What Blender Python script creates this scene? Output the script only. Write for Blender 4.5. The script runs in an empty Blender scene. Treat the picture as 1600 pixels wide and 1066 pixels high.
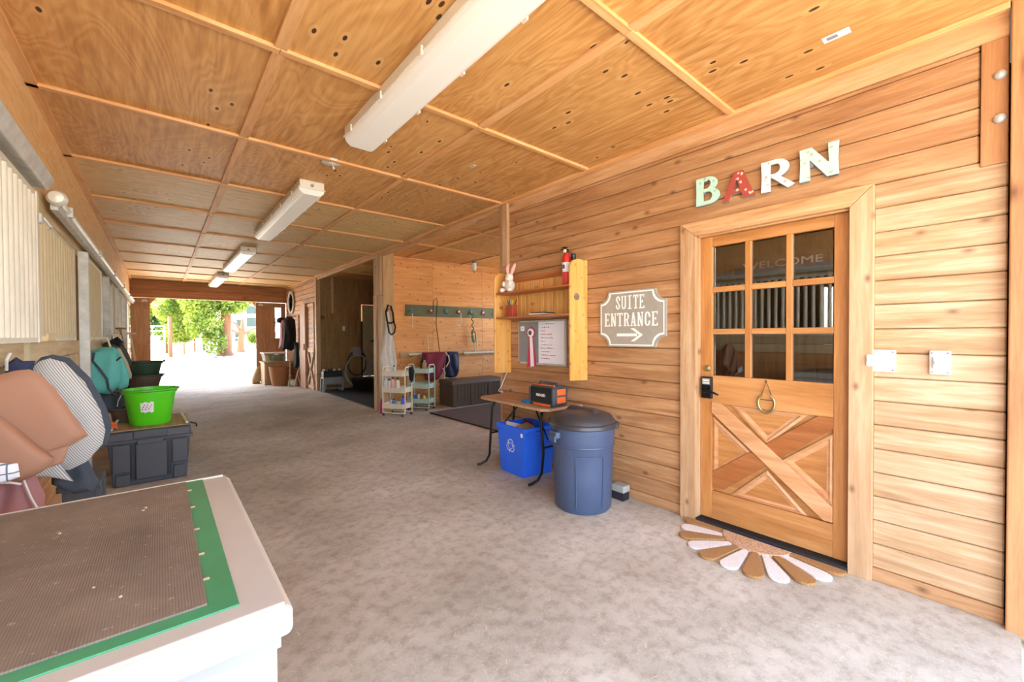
import bpy, bmesh, math, random
from mathutils import Vector, Matrix
PI = math.pi
random.seed(7)
SC = bpy.context.scene
COL = SC.collection

# ------------------------------------------------------------------ camera, sky, sun, exposure
cam_d = bpy.data.cameras.new('camera'); cam = bpy.data.objects.new('camera', cam_d); COL.objects.link(cam)
SC.camera = cam
cam_d.sensor_fit = 'HORIZONTAL'; cam_d.sensor_width = 36.0; cam_d.lens = 36.0 * 651.6 / 1600.0
cam_d.clip_start = 0.02; cam_d.clip_end = 400
YAW, PIT, ROL = -0.70018, -0.0137056, -0.0051618
cam.matrix_world = Matrix.Translation((0, 0, 1.36)) @ Matrix.Rotation(YAW, 4, 'Z') @ Matrix.Rotation(PI / 2 + PIT, 4, 'X') @ Matrix.Rotation(ROL, 4, 'Z')

SUN_EL, SUN_AZ = math.radians(62), math.radians(-42)      # azimuth from +Y towards +X
W = bpy.data.worlds.new('sky'); SC.world = W; W.use_nodes = True
wn = W.node_tree.nodes; wl = W.node_tree.links
bg = wn['Background']; sky = wn.new('ShaderNodeTexSky')
sky.sky_type = 'NISHITA'; sky.sun_disc = False; sky.sun_elevation = SUN_EL; sky.sun_rotation = SUN_AZ
sky.air_density = 1.0; sky.dust_density = 2.5; sky.ozone_density = 1.0; sky.altitude = 100
hs0 = wn.new('ShaderNodeHueSaturation'); hs0.inputs['Saturation'].default_value = 0.8   # the photograph is white-balanced for the shade
wl.new(sky.outputs[0], hs0.inputs['Color']); wl.new(hs0.outputs[0], bg.inputs[0]); bg.inputs[1].default_value = 0.92
sd = bpy.data.lights.new('sun', 'SUN'); sun = bpy.data.objects.new('sun', sd); COL.objects.link(sun)
sd.energy = 8.5; sd.angle = math.radians(0.6); sd.color = (1.0, 0.95, 0.88)
dirv = Vector((math.sin(SUN_AZ) * math.cos(SUN_EL), math.cos(SUN_AZ) * math.cos(SUN_EL), math.sin(SUN_EL)))
sun.rotation_euler = dirv.to_track_quat('Z', 'Y').to_euler()
sun.location = (0, 0, 30)
vs = SC.view_settings
SC.display_settings.display_device = 'sRGB'
vs.view_transform = 'Standard'; vs.look = 'None'; vs.gamma = 1.0; vs.use_curve_mapping = False
vs.exposure = 1.44
SC.cycles.max_bounces = 10; SC.cycles.diffuse_bounces = 7; SC.cycles.transparent_max_bounces = 12

# ------------------------------------------------------------------ helpers
def lin(c):
    if isinstance(c, str):
        c = [int(c[i:i + 2], 16) / 255 for i in (0, 2, 4)]
    return tuple((x / 12.92 if x <= .04045 else ((x + .055) / 1.055) ** 2.4) for x in c) + (1,)

class NT:
    def __init__(s, name):
        s.m = bpy.data.materials.new(name); s.m.use_nodes = True
        s.n = s.m.node_tree.nodes; s.l = s.m.node_tree.links; s.b = s.n['Principled BSDF']
    def new(s, t, **k):
        x = s.n.new(t)
        for a, v in k.items(): setattr(x, a, v)
        return x
    def link(s, a, b): s.l.new(a, b)
    def coord(s, scale=(1, 1, 1), rnd=True):
        tc = s.new('ShaderNodeTexCoord'); mp = s.new('ShaderNodeMapping'); mp.inputs['Scale'].default_value = scale
        if rnd:
            oi = s.new('ShaderNodeObjectInfo'); mu = s.new('ShaderNodeVectorMath', operation='MULTIPLY_ADD')
            mu.inputs[0].default_value = (0, 0, 0)
            s.link(oi.outputs['Random'], mu.inputs[0]); mu.inputs[1].default_value = (37.3, 91.7, 53.1)
            s.link(tc.outputs['Object'], mu.inputs[2]); s.link(mu.outputs[0], mp.inputs[0])
        else:
            s.link(tc.outputs['Object'], mp.inputs[0])
        return mp.outputs[0]
    def noise(s, vec, scale, detail=4, rough=.5, dist=0):
        x = s.new('ShaderNodeTexNoise'); x.inputs['Scale'].default_value = scale; x.inputs['Detail'].default_value = detail
        x.inputs['Roughness'].default_value = rough; x.inputs['Distortion'].default_value = dist
        s.link(vec, x.inputs['Vector']); return x.outputs['Fac']
    def ramp(s, fac, stops):
        r = s.new('ShaderNodeValToRGB'); e = r.color_ramp.elements
        e[0].position, e[0].color = stops[0]; e[1].position, e[1].color = stops[-1]
        for p, c in stops[1:-1]:
            q = e.new(p); q.color = c
        s.link(fac, r.inputs[0]); return r.outputs[0]
    def math(s, op, a, b=None, c=None):
        x = s.new('ShaderNodeMath', operation=op)
        for i, v in enumerate((a, b, c)):
            if v is None: continue
            if isinstance(v, (int, float)): x.inputs[i].default_value = v
            else: s.link(v, x.inputs[i])
        return x.outputs[0]
    def mix(s, fac, a, b, mode='MIX'):
        x = s.new('ShaderNodeMixRGB', blend_type=mode)
        for i, v in enumerate((fac, a, b)):
            if isinstance(v, (int, float)): x.inputs[i].default_value = v
            elif isinstance(v, tuple): x.inputs[i].default_value = v
            else: s.link(v, x.inputs[i])
        return x.outputs[0]
    def swz(s, v, flat):
        a = s.new('ShaderNodeSeparateXYZ'); b = s.new('ShaderNodeCombineXYZ'); s.link(v, a.inputs[0]); q = [i for i in range(3) if i != flat]
        s.link(a.outputs[q[0]], b.inputs[0]); s.link(a.outputs[q[1]], b.inputs[1]); return b.outputs[0]
    def bump(s, h, strength=.3, dist=.01):
        x = s.new('ShaderNodeBump'); x.inputs['Strength'].default_value = strength; x.inputs['Distance'].default_value = dist
        s.link(h, x.inputs['Height']); s.link(x.outputs[0], s.b.inputs['Normal'])
    def fin(s, col=None, rough=.6, metal=0):
        if col is not None:
            if isinstance(col, tuple): s.b.inputs['Base Color'].default_value = col
            else: s.link(col, s.b.inputs['Base Color'])
        s.b.inputs['Roughness'].default_value = rough; s.b.inputs['Metallic'].default_value = metal
        return s.m

def plain(name, c, rough=.5, metal=0, var=.12, scale=9, bump=0, emit=0):
    t = NT(name); v = t.coord(rnd=True); n = t.noise(v, scale, 5, .6)
    c = lin(c); d = tuple(x * (1 - var) for x in c[:3]) + (1,); l = tuple(min(1, x * (1 + var)) for x in c[:3]) + (1,)
    t.fin(t.ramp(n, [(.3, d), (.7, l)]), rough, metal)
    if bump: t.bump(t.noise(v, 120, 3), bump, .003)
    if emit:
        t.b.inputs['Emission Color'].default_value = lin('fff6e6'); t.b.inputs['Emission Strength'].default_value = emit
    return t.m

def wood(name, base, dark, light, axis=1, knots=.5, ksc=2.2, rough=.62, var=.22, grain=1.0, wear=None, kcol='5a3216', flat=None, krad=.075, kel=.42):
    """sawn timber: grain along axis, knots, tone differing from piece to piece"""
    t = NT(name); sc = [14, 14, 14]; sc[axis] = 1.1
    v = t.coord(tuple(sc)); v2s = [1, 1, 1]; v2s[axis] = .42; v2 = t.coord(tuple(v2s)); k2s = [1, 1, 1]; k2s[axis] = kel
    vk = t.swz(t.coord(tuple(k2s)), (0 if axis != 0 else 1) if flat is None else flat)
    g = t.noise(v, 1.3 * grain, 6, .6, .5); fine = t.noise(v, 7, 3, .6)
    f = t.math('ADD', t.math('MULTIPLY', g, .75), t.math('MULTIPLY', fine, .25))
    col = t.ramp(f, [(.34, lin(dark)), (.5, lin(base)), (.66, lin(light))])
    oi = t.new('ShaderNodeObjectInfo')
    br = t.math('MULTIPLY_ADD', oi.outputs['Random'], var, 1 - var / 2)
    hs = t.new('ShaderNodeHueSaturation'); t.link(col, hs.inputs['Color']); t.link(br, hs.inputs['Value'])
    col = hs.outputs[0]
    patch = t.noise(v2, 2.2, 3, .5)
    col = t.mix(t.math('MULTIPLY', t.math('SUBTRACT', patch, .45), 1.3), col, lin(light))
    if knots:
        vo = t.new('ShaderNodeTexVoronoi', feature='F1', voronoi_dimensions='2D'); vo.inputs['Scale'].default_value = ksc
        t.link(vk, vo.inputs['Vector'])
        k = t.math('SUBTRACT', 1, t.math('SMOOTH_MIN', t.math('DIVIDE', vo.outputs['Distance'], krad), 1, .25))
        k = t.math('MAXIMUM', k, 0)
        col = t.mix(t.math('MULTIPLY', k, knots), col, lin(kcol))
    if wear:
        wv = t.noise(t.coord(rnd=False), 1.7, 5, .65)
        col = t.mix(t.math('MULTIPLY', t.math('GREATER_THAN', wv, .6), .25), col, lin(wear))
    t.bump(f, .12, .004)
    return t.fin(col, rough)

def plyfir(name, base, dark, light, axis=1, dots=1.0, rough=.55, flat=None):
    """rotary-cut fir plywood: contour-line figure, small dark patches"""
    t = NT(name); s = [1.9, 1.9, 1.9]; s[axis] = .55
    v = t.coord(tuple(s)); n = t.noise(v, 1.2, 3, .5, .7)
    rings = t.math('SINE', t.math('MULTIPLY', n, 120))
    rings = t.math('MULTIPLY_ADD', rings, .5, .5)
    s2 = [24, 24, 24]; s2[axis] = 1.6; fine = t.noise(t.coord(tuple(s2)), 1.5, 4, .6)
    f = t.math('ADD', t.math('MULTIPLY', rings, .15), t.math('MULTIPLY', fine, .85))
    col = t.ramp(f, [(.25, lin(dark)), (.5, lin(base)), (.8, lin(light))])
    big = t.noise(t.coord((1, 1, 1)), .9, 4, .6)
    col = t.mix(t.math('MULTIPLY', t.math('SUBTRACT', big, .42), 1.1), col, lin(light))
    ks = [7, 7, 7]; ks[axis] = 3.2
    vo = t.new('ShaderNodeTexVoronoi', feature='F1', voronoi_dimensions='2D'); vo.inputs['Scale'].default_value = 1.0; vo.inputs['Randomness'].default_value = 1
    t.link(t.swz(t.coord(tuple(ks)), 2 if flat is None else flat), vo.inputs['Vector'])
    k = t.math('LESS_THAN', vo.outputs['Distance'], .07)
    gate = t.math('GREATER_THAN', t.noise(t.coord((1, 1, 1)), 1.8, 1), .55)
    ring = t.math('MULTIPLY', t.math('LESS_THAN', vo.outputs['Distance'], .17), .35)
    col = t.mix(t.math('MULTIPLY', t.math('MULTIPLY', ring, gate), dots), col, lin(light))
    col = t.mix(t.math('MULTIPLY', t.math('MULTIPLY', k, gate), .8 * dots), col, lin('4a2a14'))
    oi = t.new('ShaderNodeObjectInfo'); hs = t.new('ShaderNodeHueSaturation'); t.link(col, hs.inputs['Color'])
    t.link(t.math('MULTIPLY_ADD', oi.outputs['Random'], .2, .9), hs.inputs['Value'])
    t.bump(f, .1, .002)
    return t.fin(hs.outputs[0], rough)

M = {}
M['siding'] = wood('siding', 'ac7c50', '90603a', 'c4996e', 1, .85, 3.0, .6, .2, flat=0, krad=.07, kel=.6)
M['siding_pale'] = wood('siding_pale', 'b8946c', 'a0774e', 'ceb392', 1, .7, 3.0, .6, .14, flat=0, krad=.06, kel=.6)  # paler siding; on the near wall boards front daylight is put into its colour
M['casing'] = wood('casing', 'bc946a', 'a2784e', 'ceac88', 2, .8, 3.0, .62, .08, flat=0, krad=.06, kel=.6)
M['casing_h'] = wood('casing_h', 'c69766', 'ac7a4a', 'd8b086', 1, .6, 2.0, .62, .08)
M['door'] = wood('door', 'b5793f', 'a0662f', 'c68e54', 2, 0, 2, .45, .06)
M['door_h'] = wood('door_h', 'b5793f', '9c622e', 'c89058', 1, 0, 2, .45, .1)
M['door_dark'] = wood('door_dark', 'a05e2c', '8c4e22', 'b07040', 1, 0, 2, .45, .06)
M['door_light'] = wood('door_light', 'c99262', 'b87e4e', 'd4a478', 1, 0, 2, .45, .06)
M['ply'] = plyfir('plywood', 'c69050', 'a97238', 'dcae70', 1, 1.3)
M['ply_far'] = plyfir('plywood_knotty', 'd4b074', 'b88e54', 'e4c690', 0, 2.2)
M['ply_wall'] = wood('pine_panel', 'd89a58', 'c68642', 'e2ac6c', 0, .9, 4.2, .6, .1, kcol='5a3016', flat=1, krad=.085, kel=.8)
M['batten'] = wood('batten', 'd7a066', 'c1864c', 'e4b680', 1, .3, 2, .6, .1)
M['batten_x'] = wood('batten_x', 'd7a066', 'c1864c', 'e4b680', 0, .3, 2, .6, .1)
M['header'] = plyfir('header_ply', 'dfb074', 'cd9a5c', 'eac48e', 1, .25, flat=0)
M['fir_dark'] = wood('fir_dark', 'a26d46', '8e5a36', 'b58258', 0, .6, 1.6, .6, .15)
M['fir_door'] = wood('fir_door', 'a87a55', '966846', 'b88c66', 2, .5, 1.6, .6, .12)
M['stall_board'] = wood('stall_board', 'bf8a56', 'a8713e', 'cfa070', 1, .5, 1.8, .6, .22)
M['stall_tan'] = wood('stall_tan', 'cdb489', 'b89d70', 'dcc69e', 1, .3, 1.8, .6, .1)
M['wash'] = wood('wash_ply', '8a6a40', '6f5330', '9c7b4e', 2, .8, 5, .6, .1, flat=1, krad=.1, kel=.7)
M['post'] = wood('post_wood', 'b79468', '9f7c52', 'c8a87c', 2, .6, 2, .6, .06)
M['timber'] = wood('timber', 'ab7648', '8e5e38', 'c08c5c', 2, .9, 3.5, .6, .06, flat=0, krad=.11, kel=.5)
M['shelf'] = wood('shelf_pine', 'dba050', 'c98a3c', 'e6b46c', 2, .8, 9, .35, .05, kcol='a8591c', flat=1, krad=.12, kel=.7)
M['shelf_d'] = wood('shelf_dark', 'b06a38', '9a5828', 'c07c48', 1, .4, 6, .4, .05)
M['table'] = wood('table_top', 'ab8664', '957252', 'bd9a78', 1, .2, 6, .6, .05)
M['oldpaint'] = plain('white_paint_old', 'cfc8b4', .6, 0, .12, 5)
M['rooftop'] = plain('roofing', '6f6a62', .8)
M['galv'] = plain('galvanised', 'c0bfb8', .5, .25, .18, 12)
M['galv_w'] = plain('track_steel', 'dadad0', .45, .2, .12, 10)
M['bar_w'] = plain('bar_enamel', 'd6d0be', .45, .1, .1, 4)
M['bar_t'] = plain('bar_enamel_tan', 'c8ba96', .5, .05, .1, 4)
M['white'] = plain('white_plastic', 'd4d1ca', .45, 0, .04)
M['offwhite'] = plain('offwhite_plastic', 'ddd8c8', .5, 0, .06)
M['cream'] = plain('cream_enamel', 'e6dcc4', .4, 0, .05)
M['mint'] = plain('mint_enamel', 'b4cdbd', .4, 0, .05)
M['black'] = plain('black_plastic', '1c1c1e', .45, 0, .15)
M['blackm'] = plain('black_metal', '17171a', .35, .4, .1)
M['rubber'] = plain('rubber', '25242a', .75, 0, .15)
M['dgrey'] = plain('dark_grey_plastic', '42444a', .45, 0, .08)
M['grey'] = plain('grey_plastic', '85878a', .5, 0, .08)
M['lime'] = plain('lime_plastic', '58d21a', .4, 0, .05)
M['blue'] = plain('blue_plastic', '2a6cf2', .4, 0, .06)
M['navyp'] = plain('slate_blue_plastic', '465470', .42, 0, .06)
M['lid'] = plain('charcoal_lid', '3b393c', .36, 0, .1)
M['tubg'] = plain('dark_green_tub', '2f4a38', .5, 0, .1)
M['tubb'] = plain('brown_tub', '5d4c3e', .6, 0, .15)
M['orange'] = plain('orange_plastic', 'e2652a', .45, 0, .05)
M['red'] = plain('red_enamel', 'cf2b22', .35, 0, .06)
M['redwood'] = plain('red_mug', 'a8452e', .5)
M['brass'] = plain('brass', 'a39468', .35, .8, .1)
M['chrome'] = plain('chrome', 'c9c9c6', .2, .9, .05)
M['leather'] = plain('tan_canvas', 'a0745a', .7, 0, .07, 3, .1)
M['teal'] = plain('teal_canvas', '5fb3ab', .75, 0, .08, 5, .1)
M['beige'] = plain('beige_cloth', 'b5a489', .8, 0, .06)
M['navy'] = plain('navy_cloth', '2b3350', .85, 0, .2, 8)
M['navyl'] = plain('slate_cloth', '5f6f8c', .85)
M['charcloth'] = plain('charcoal_cloth', '3e444c', .85, 0, .15)
M['mauve'] = plain('mauve_cloth', '9c6a66', .85, 0, .1)
M['maroon'] = plain('maroon_cloth', '7c2436', .8, 0, .1)
M['pink'] = plain('pink_plush', 'ecb6ac', .9)
M['plush'] = plain('white_plush', 'e8e2da', .95, 0, .08, 20, .4)
M['pinksat'] = plain('pink_satin', 'c73464', .35)
M['magenta'] = plain('magenta_plastic', 'b8245e', .4)
M['sheet'] = plain('white_sheet', 'cfcbc2', .8, 0, .05)
M['blackcloth'] = plain('black_cloth', '17171c', .9)
M['oilcloth'] = plain('dark_green_cloth', '434a40', .8)
M['olive'] = plain('olive_cloth', '6e7a4c', .8, 0, .3, 20)
M['card'] = plain('cardboard', 'a98d66', .8)
M['basket'] = plain('terracotta_wicker', 'a06c44', .8, 0, .2, 40, .4)
M['resin'] = plain('resin_brown', '575044', .5, 0, .08)
M['stone'] = plain('grey_block', 'a3a196', .8)
M['signgrey'] = plain('sign_grey', 'a39b8e', .6, 0, .07, 12)
M['stall_in'] = plain('stall_lining', '87714c', .8, 0, .15, 3)
M['print'] = plain('sign_white', 'f3efe6', .6, 0, .03)
M['green_board'] = plain('green_board', '5d6647', .6, 0, .08)
M['blue_metal'] = plain('blue_enamel', '5a7280', .4)
M['red_metal'] = plain('red_and_white_enamel', 'b04a44', .4)
M['green_rope'] = plain('green_rope', '3a7a50', .8)
M['rope'] = plain('rope', 'd8c9a8', .9)
M['paper'] = plain('paper', 'eae8ee', .8, 0, .02)
M['ink'] = plain('ink_red', 'b04a5a', .8)
M['inkg'] = plain('ink_grey', '54545e', .8)
M['white_gloss'] = plain('freezer_enamel', 'bfbaab', .35, 0, .04, 3)
M['grey_lid'] = plain('freezer_lid_band', 'b2aea4', .4, 0, .06, 4)
M['green_lid'] = plain('green_lid_panel', '3f8a5e', .35, 0, .12, 6)
M['sand'] = plain('sand_mould', 'c9b9a0', .8)
M['bottle_blue'] = plain('bottle_blue', '2f7fb2', .4)
M['bottle_yel'] = plain('bottle_yellow', 'd8c238', .4)
M['bottle_red'] = plain('bottle_red', 'b83a3a', .4)
M['mulch'] = plain('trodden_earth', 'd8c8ac', .9)
M['bark'] = wood('bark', '80583c', '64442e', '98704e', 2, 0, 2, .9)
M['housew'] = plain('house_white', 'a4a8aa', .7)
M['hose'] = plain('hose_grey', '9a9e94', .5)

def mat_stripe():
    t = NT('pinstripe_cloth'); tc = t.new('ShaderNodeTexCoord'); sp = t.new('ShaderNodeSeparateXYZ')
    t.link(tc.outputs['Object'], sp.inputs[0])
    a = t.math('ADD', t.math('MULTIPLY', sp.outputs[0], 1.0), t.math('MULTIPLY', sp.outputs[2], .55))
    s = t.math('SINE', t.math('MULTIPLY', a, 640))
    return t.fin(t.ramp(t.math('MULTIPLY_ADD', s, .5, .5), [(.3, lin('868a8e')), (.6, lin('cdc7bb'))]), .85)
M['stripe'] = mat_stripe()

def mat_plaid():
    t = NT('plaid_cloth'); tc = t.new('ShaderNodeTexCoord'); sp = t.new('ShaderNodeSeparateXYZ'); t.link(tc.outputs['Object'], sp.inputs[0])
    a = t.math('GREATER_THAN', t.math('SINE', t.math('MULTIPLY', sp.outputs[0], 170)), .9)
    b = t.math('GREATER_THAN', t.math('SINE', t.math('MULTIPLY', sp.outputs[2], 170)), .9)
    return t.fin(t.mix(t.math('MAXIMUM', a, b), lin('e6e6e6'), lin('6f7c86')), .85)
M['plaid'] = mat_plaid()

def mat_floor():
    t = NT('concrete_floor'); v = t.coord(rnd=False)
    a = t.noise(v, .9, 8, .62); b = t.noise(v, 14, 6, .7); c = t.noise(v, 90, 3, .7)
    col = t.ramp(a, [(.35, lin('a49e8e')), (.5, lin('bdb8a8')), (.68, lin('d4d0c2'))])
    col = t.mix(t.math('MULTIPLY', t.math('SUBTRACT', b, .45), 2.4), col, lin('80705c'))
    col = t.mix(t.math('MULTIPLY', t.math('GREATER_THAN', c, .6), .28), col, lin('ddd5c6'))
    d = t.noise(v, .55, 5, .6)
    col = t.mix(t.math('MULTIPLY', t.math('SUBTRACT', d, .5), 1.2), col, lin('86705c'))
    t.bump(c, .15, .002)
    return t.fin(col, .78)
M['floor'] = mat_floor()

def mat_ground():
    t = NT('sandy_ground'); v = t.coord(rnd=False)
    a = t.noise(v, .4, 8, .65); b = t.noise(v, 30, 4, .7)
    col = t.ramp(a, [(.35, lin('c6bba4')), (.65, lin('d8cfbc'))])
    col = t.mix(t.math('MULTIPLY', t.math('GREATER_THAN', b, .58), .35), col, lin('a89a78'))
    return t.fin(col, .9)
M['ground'] = mat_ground()

def mat_matweave():
    t = NT('ribbed_mat'); v = t.coord(rnd=False)
    tc = t.new('ShaderNodeTexCoord'); sp = t.new('ShaderNodeSeparateXYZ'); t.link(tc.outputs['Object'], sp.inputs[0])
    r = t.math('MULTIPLY_ADD', t.math('SINE', t.math('MULTIPLY', sp.outputs[0], 1500)), .5, .5)
    n = t.noise(v, 5, 6, .65)
    col = t.ramp(n, [(.3, lin('65594c')), (.7, lin('857868'))])
    col = t.mix(t.math('MULTIPLY', r, .12), col, lin('4a4038'))
    dn = t.noise(v, 60, 2); col = t.mix(t.math('MULTIPLY', t.math('GREATER_THAN', dn, .68), .5), col, lin('a89a84'))
    t.bump(r, .3, .002)
    return t.fin(col, .8)
M['ribmat'] = mat_matweave()

def mat_coir(name, c1, c2):
    t = NT(name); v = t.coord(rnd=False); n = t.noise(v, 160, 3, .7)
    t.bump(n, .8, .006)
    return t.fin(t.ramp(n, [(.35, lin(c1)), (.65, lin(c2))]), .95)
M['coir'] = mat_coir('coir_brown', '94693a', 'bb8f5a')
M['coirw'] = mat_coir('coir_white', 'd8d4cc', 'f6f2ec')
M['coirc'] = mat_coir('coir_speckled', 'a86c38', 'e8cfae')

def mat_glass():
    t = NT('pane_glass'); tr = t.new('ShaderNodeBsdfTransparent'); gl = t.new('ShaderNodeBsdfGlossy')
    tr.inputs[0].default_value = (.86, .87, .86, 1); gl.inputs['Roughness'].default_value = .015
    fr = t.new('ShaderNodeFresnel'); fr.inputs[0].default_value = 2.1
    mx = t.new('ShaderNodeMixShader'); t.link(fr.outputs[0], mx.inputs[0]); t.link(tr.outputs[0], mx.inputs[1]); t.link(gl.outputs[0], mx.inputs[2])
    t.link(mx.outputs[0], t.n['Material Output'].inputs[0]); return t.m
M['glass'] = mat_glass()

def mat_clear():
    t = NT('clear_tub'); tr = t.new('ShaderNodeBsdfTransparent'); mx = t.new('ShaderNodeMixShader'); mx.inputs[0].default_value = .18
    t.fin(lin('d8dcd6'), .3); t.link(tr.outputs[0], mx.inputs[1]); t.link(t.b.outputs[0], mx.inputs[2])
    t.link(mx.outputs[0], t.n['Material Output'].inputs[0]); return t.m
M['clear'] = mat_clear()

def mat_lens(e):
    t = NT('lens_' + str(e)); t.fin(lin('dcd9d0'), .35)
    t.b.inputs['Emission Color'].default_value = lin('fff2de'); t.b.inputs['Emission Strength'].default_value = e
    return t.m
M['lens'] = mat_lens(0.07)

def mat_leaf(name, a, b):
    t = NT(name); oi = t.coord(rnd=False); n = t.noise(oi, 1.4, 3)
    c = t.ramp(n, [(.35, lin(a)), (.65, lin(b))])
    t.fin(c, .6)
    tl = t.new('ShaderNodeBsdfTranslucent'); t.link(c, tl.inputs[0]); mx = t.new('ShaderNodeMixShader'); mx.inputs[0].default_value = .45
    t.link(t.b.outputs[0], mx.inputs[1]); t.link(tl.outputs[0], mx.inputs[2]); t.link(mx.outputs[0], t.n['Material Output'].inputs[0])
    return t.m
M['leaf'] = mat_leaf('leaf_bright', '5f7a26', 'a2b04a')
M['leafd'] = mat_leaf('leaf_dark', '3a5c2c', '64823e')

def mat_floral(name, base, spot):
    t = NT(name); v = t.coord(rnd=True); vo = t.new('ShaderNodeTexVoronoi'); vo.inputs['Scale'].default_value = 26; t.link(v, vo.inputs['Vector'])
    n = t.noise(v, 70, 2)
    k = t.math('LESS_THAN', t.math('ADD', vo.outputs['Distance'], t.math('MULTIPLY', n, .5)), .48)
    return t.fin(t.mix(t.math('MULTIPLY', k, .8), lin(base), lin(spot)), .5)
M['fl_mint'] = mat_floral('letter_mint', 'b6dccb', '9cae8c')
M['fl_red'] = mat_floral('letter_red', 'a8483c', 'ecd6c8')
M['fl_white'] = mat_floral('letter_white', 'f0eadd', 'b08f80')

class MB:
    """collects shapes in one bmesh"""
    def __init__(s): s.bm = bmesh.new()
    def box(s, x0, x1, y0, y1, z0, z1):
        v = [s.bm.verts.new(p) for p in ((x0, y0, z0), (x1, y0, z0), (x1, y1, z0), (x0, y1, z0), (x0, y0, z1), (x1, y0, z1), (x1, y1, z1), (x0, y1, z1))]
        for f in ((0, 3, 2, 1), (4, 5, 6, 7), (0, 1, 5, 4), (1, 2, 6, 5), (2, 3, 7, 6), (3, 0, 4, 7)): s.bm.faces.new([v[i] for i in f])
        return s
    def hexa(s, lo, hi):
        """frustum between two 4-point loops"""
        a = [s.bm.verts.new(p) for p in lo]; b = [s.bm.verts.new(p) for p in hi]
        s.bm.faces.new(a[::-1]); s.bm.faces.new(b)
        for i in range(4): s.bm.faces.new((a[i], a[(i + 1) % 4], b[(i + 1) % 4], b[i]))
        return s
    def prism(s, poly, d0, d1, ax):
        """poly in the plane normal to ax (x: (y,z); y: (x,z); z: (x,y)), extruded d0..d1"""
        def m(p, d): return {'x': (d, p[0], p[1]), 'y': (p[0], d, p[1]), 'z': (p[0], p[1], d)}[ax]
        a = [s.bm.verts.new(m(p, d0)) for p in poly]; b = [s.bm.verts.new(m(p, d1)) for p in poly]
        n = len(poly); s.bm.faces.new(a[::-1]); s.bm.faces.new(b)
        for i in range(n): s.bm.faces.new((a[i], a[(i + 1) % n], b[(i + 1) % n], b[i]))
        return s
    def lathe(s, prof, n=24, c=(0, 0, 0), axis='z', cap=True):
        rings = []
        for r, h in prof:
            ring = []
            for i in range(n):
                a = 2 * PI * i / n; u, w = r * math.cos(a), r * math.sin(a)
                p = {'z': (u, w, h), 'x': (h, u, w), 'y': (u, h, w)}[axis]
                ring.append(s.bm.verts.new((p[0] + c[0], p[1] + c[1], p[2] + c[2])))
            rings.append(ring)
        for a, b in zip(rings, rings[1:]):
            for i in range(n): s.bm.faces.new((a[i], a[(i + 1) % n], b[(i + 1) % n], b[i]))
        if cap:
            if prof[0][0] > 1e-4: s.bm.faces.new(rings[0][::-1])
            if prof[-1][0] > 1e-4: s.bm.faces.new(rings[-1])
        return s
    def tube(s, pts, r, n=8, closed=False, cap=True):
        P = [Vector(p) for p in pts]; rr = r if isinstance(r, (list, tuple)) else [r] * len(P)
        rings = []; up = None
        for i, p in enumerate(P):
            if closed: t = P[(i + 1) % len(P)] - P[i - 1]
            else: t = P[min(i + 1, len(P) - 1)] - P[max(i - 1, 0)]
            t.normalize()
            if up is None:
                up = Vector((0, 0, 1)) if abs(t.z) < .9 else Vector((1, 0, 0))
            a = t.cross(up)
            if a.length < 1e-4: a = t.cross(Vector((0, 1, 0)))
            a.normalize(); up = a.cross(t)
            rings.append([s.bm.verts.new(p + rr[i] * (math.cos(2 * PI * k / n) * a + math.sin(2 * PI * k / n) * up)) for k in range(n)])
        pairs = list(zip(rings, rings[1:])) + ([(rings[-1], rings[0])] if closed else [])
        for a, b in pairs:
            for i in range(n): s.bm.faces.new((a[i], a[(i + 1) % n], b[(i + 1) % n], b[i]))
        if cap and not closed: s.bm.faces.new(rings[0][::-1]); s.bm.faces.new(rings[-1])
        return s
    def puff(s, outline, c0, depth, ax='y', rings=7, folds=0, fr=30, seed=0, back=.3, cen=None):
        """cloth-like solid from a star-shaped outline, bulging along -ax (or +ax when depth<0)"""
        n = len(outline); O = []
        for i in range(n):                       # subdivide the outline
            a, b = outline[i], outline[(i + 1) % n]
            L = math.dist(a, b); k = max(1, int(L / .03))
            for j in range(k): O.append((a[0] + (b[0] - a[0]) * j / k, a[1] + (b[1] - a[1]) * j / k))
        n = len(O)
        cx, cy = cen if cen else (sum(p[0] for p in O) / n, sum(p[1] for p in O) / n)
        rnd = random.Random(seed); ph = rnd.random() * 6
        def m(u, w, d): return {'x': (d, u, w), 'y': (u, d, w), 'z': (u, w, d)}[ax]
        def build(sign, dep, close):
            R = []
            for k in range(rings):
                q = 1 - (k / rings) ** 1.0; ring = []
                for (u, w) in O:
                    uu, ww = cx + (u - cx) * q, cy + (w - cy) * q
                    h = dep * (1 - q ** 5) ** .5 if k else 0
                    f = folds * math.sin(uu * fr + 1.5 * math.sin(ww * 7 + ph) + ph) * (1 - q ** 4)
                    ring.append(m(uu, ww, c0 - sign * (h + f)))
                R.append(ring)
            return R, m(cx, cy, c0 - sign * (dep + folds * math.sin(cx * fr + 1.5 * math.sin(cy * 7 + ph) + ph)))
        F, fc = build(1, depth, 0); B, bc = build(-1, depth * back, 0)
        edge = [s.bm.verts.new(p) for p in F[0]]
        for R, c, flip in ((F, fc, 0), (B, bc, 1)):
            prev = edge
            for ring in R[1:]:
                cur = [s.bm.verts.new(p) for p in ring]
                for i in range(n):
                    q = (prev[i], prev[(i + 1) % n], cur[(i + 1) % n], cur[i]); s.bm.faces.new(q[::-1] if flip else q)
                prev = cur
            cv = s.bm.verts.new(c)
            for i in range(n):
                q = (prev[i], prev[(i + 1) % n], cv); s.bm.faces.new(q[::-1] if flip else q)
        return s
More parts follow.
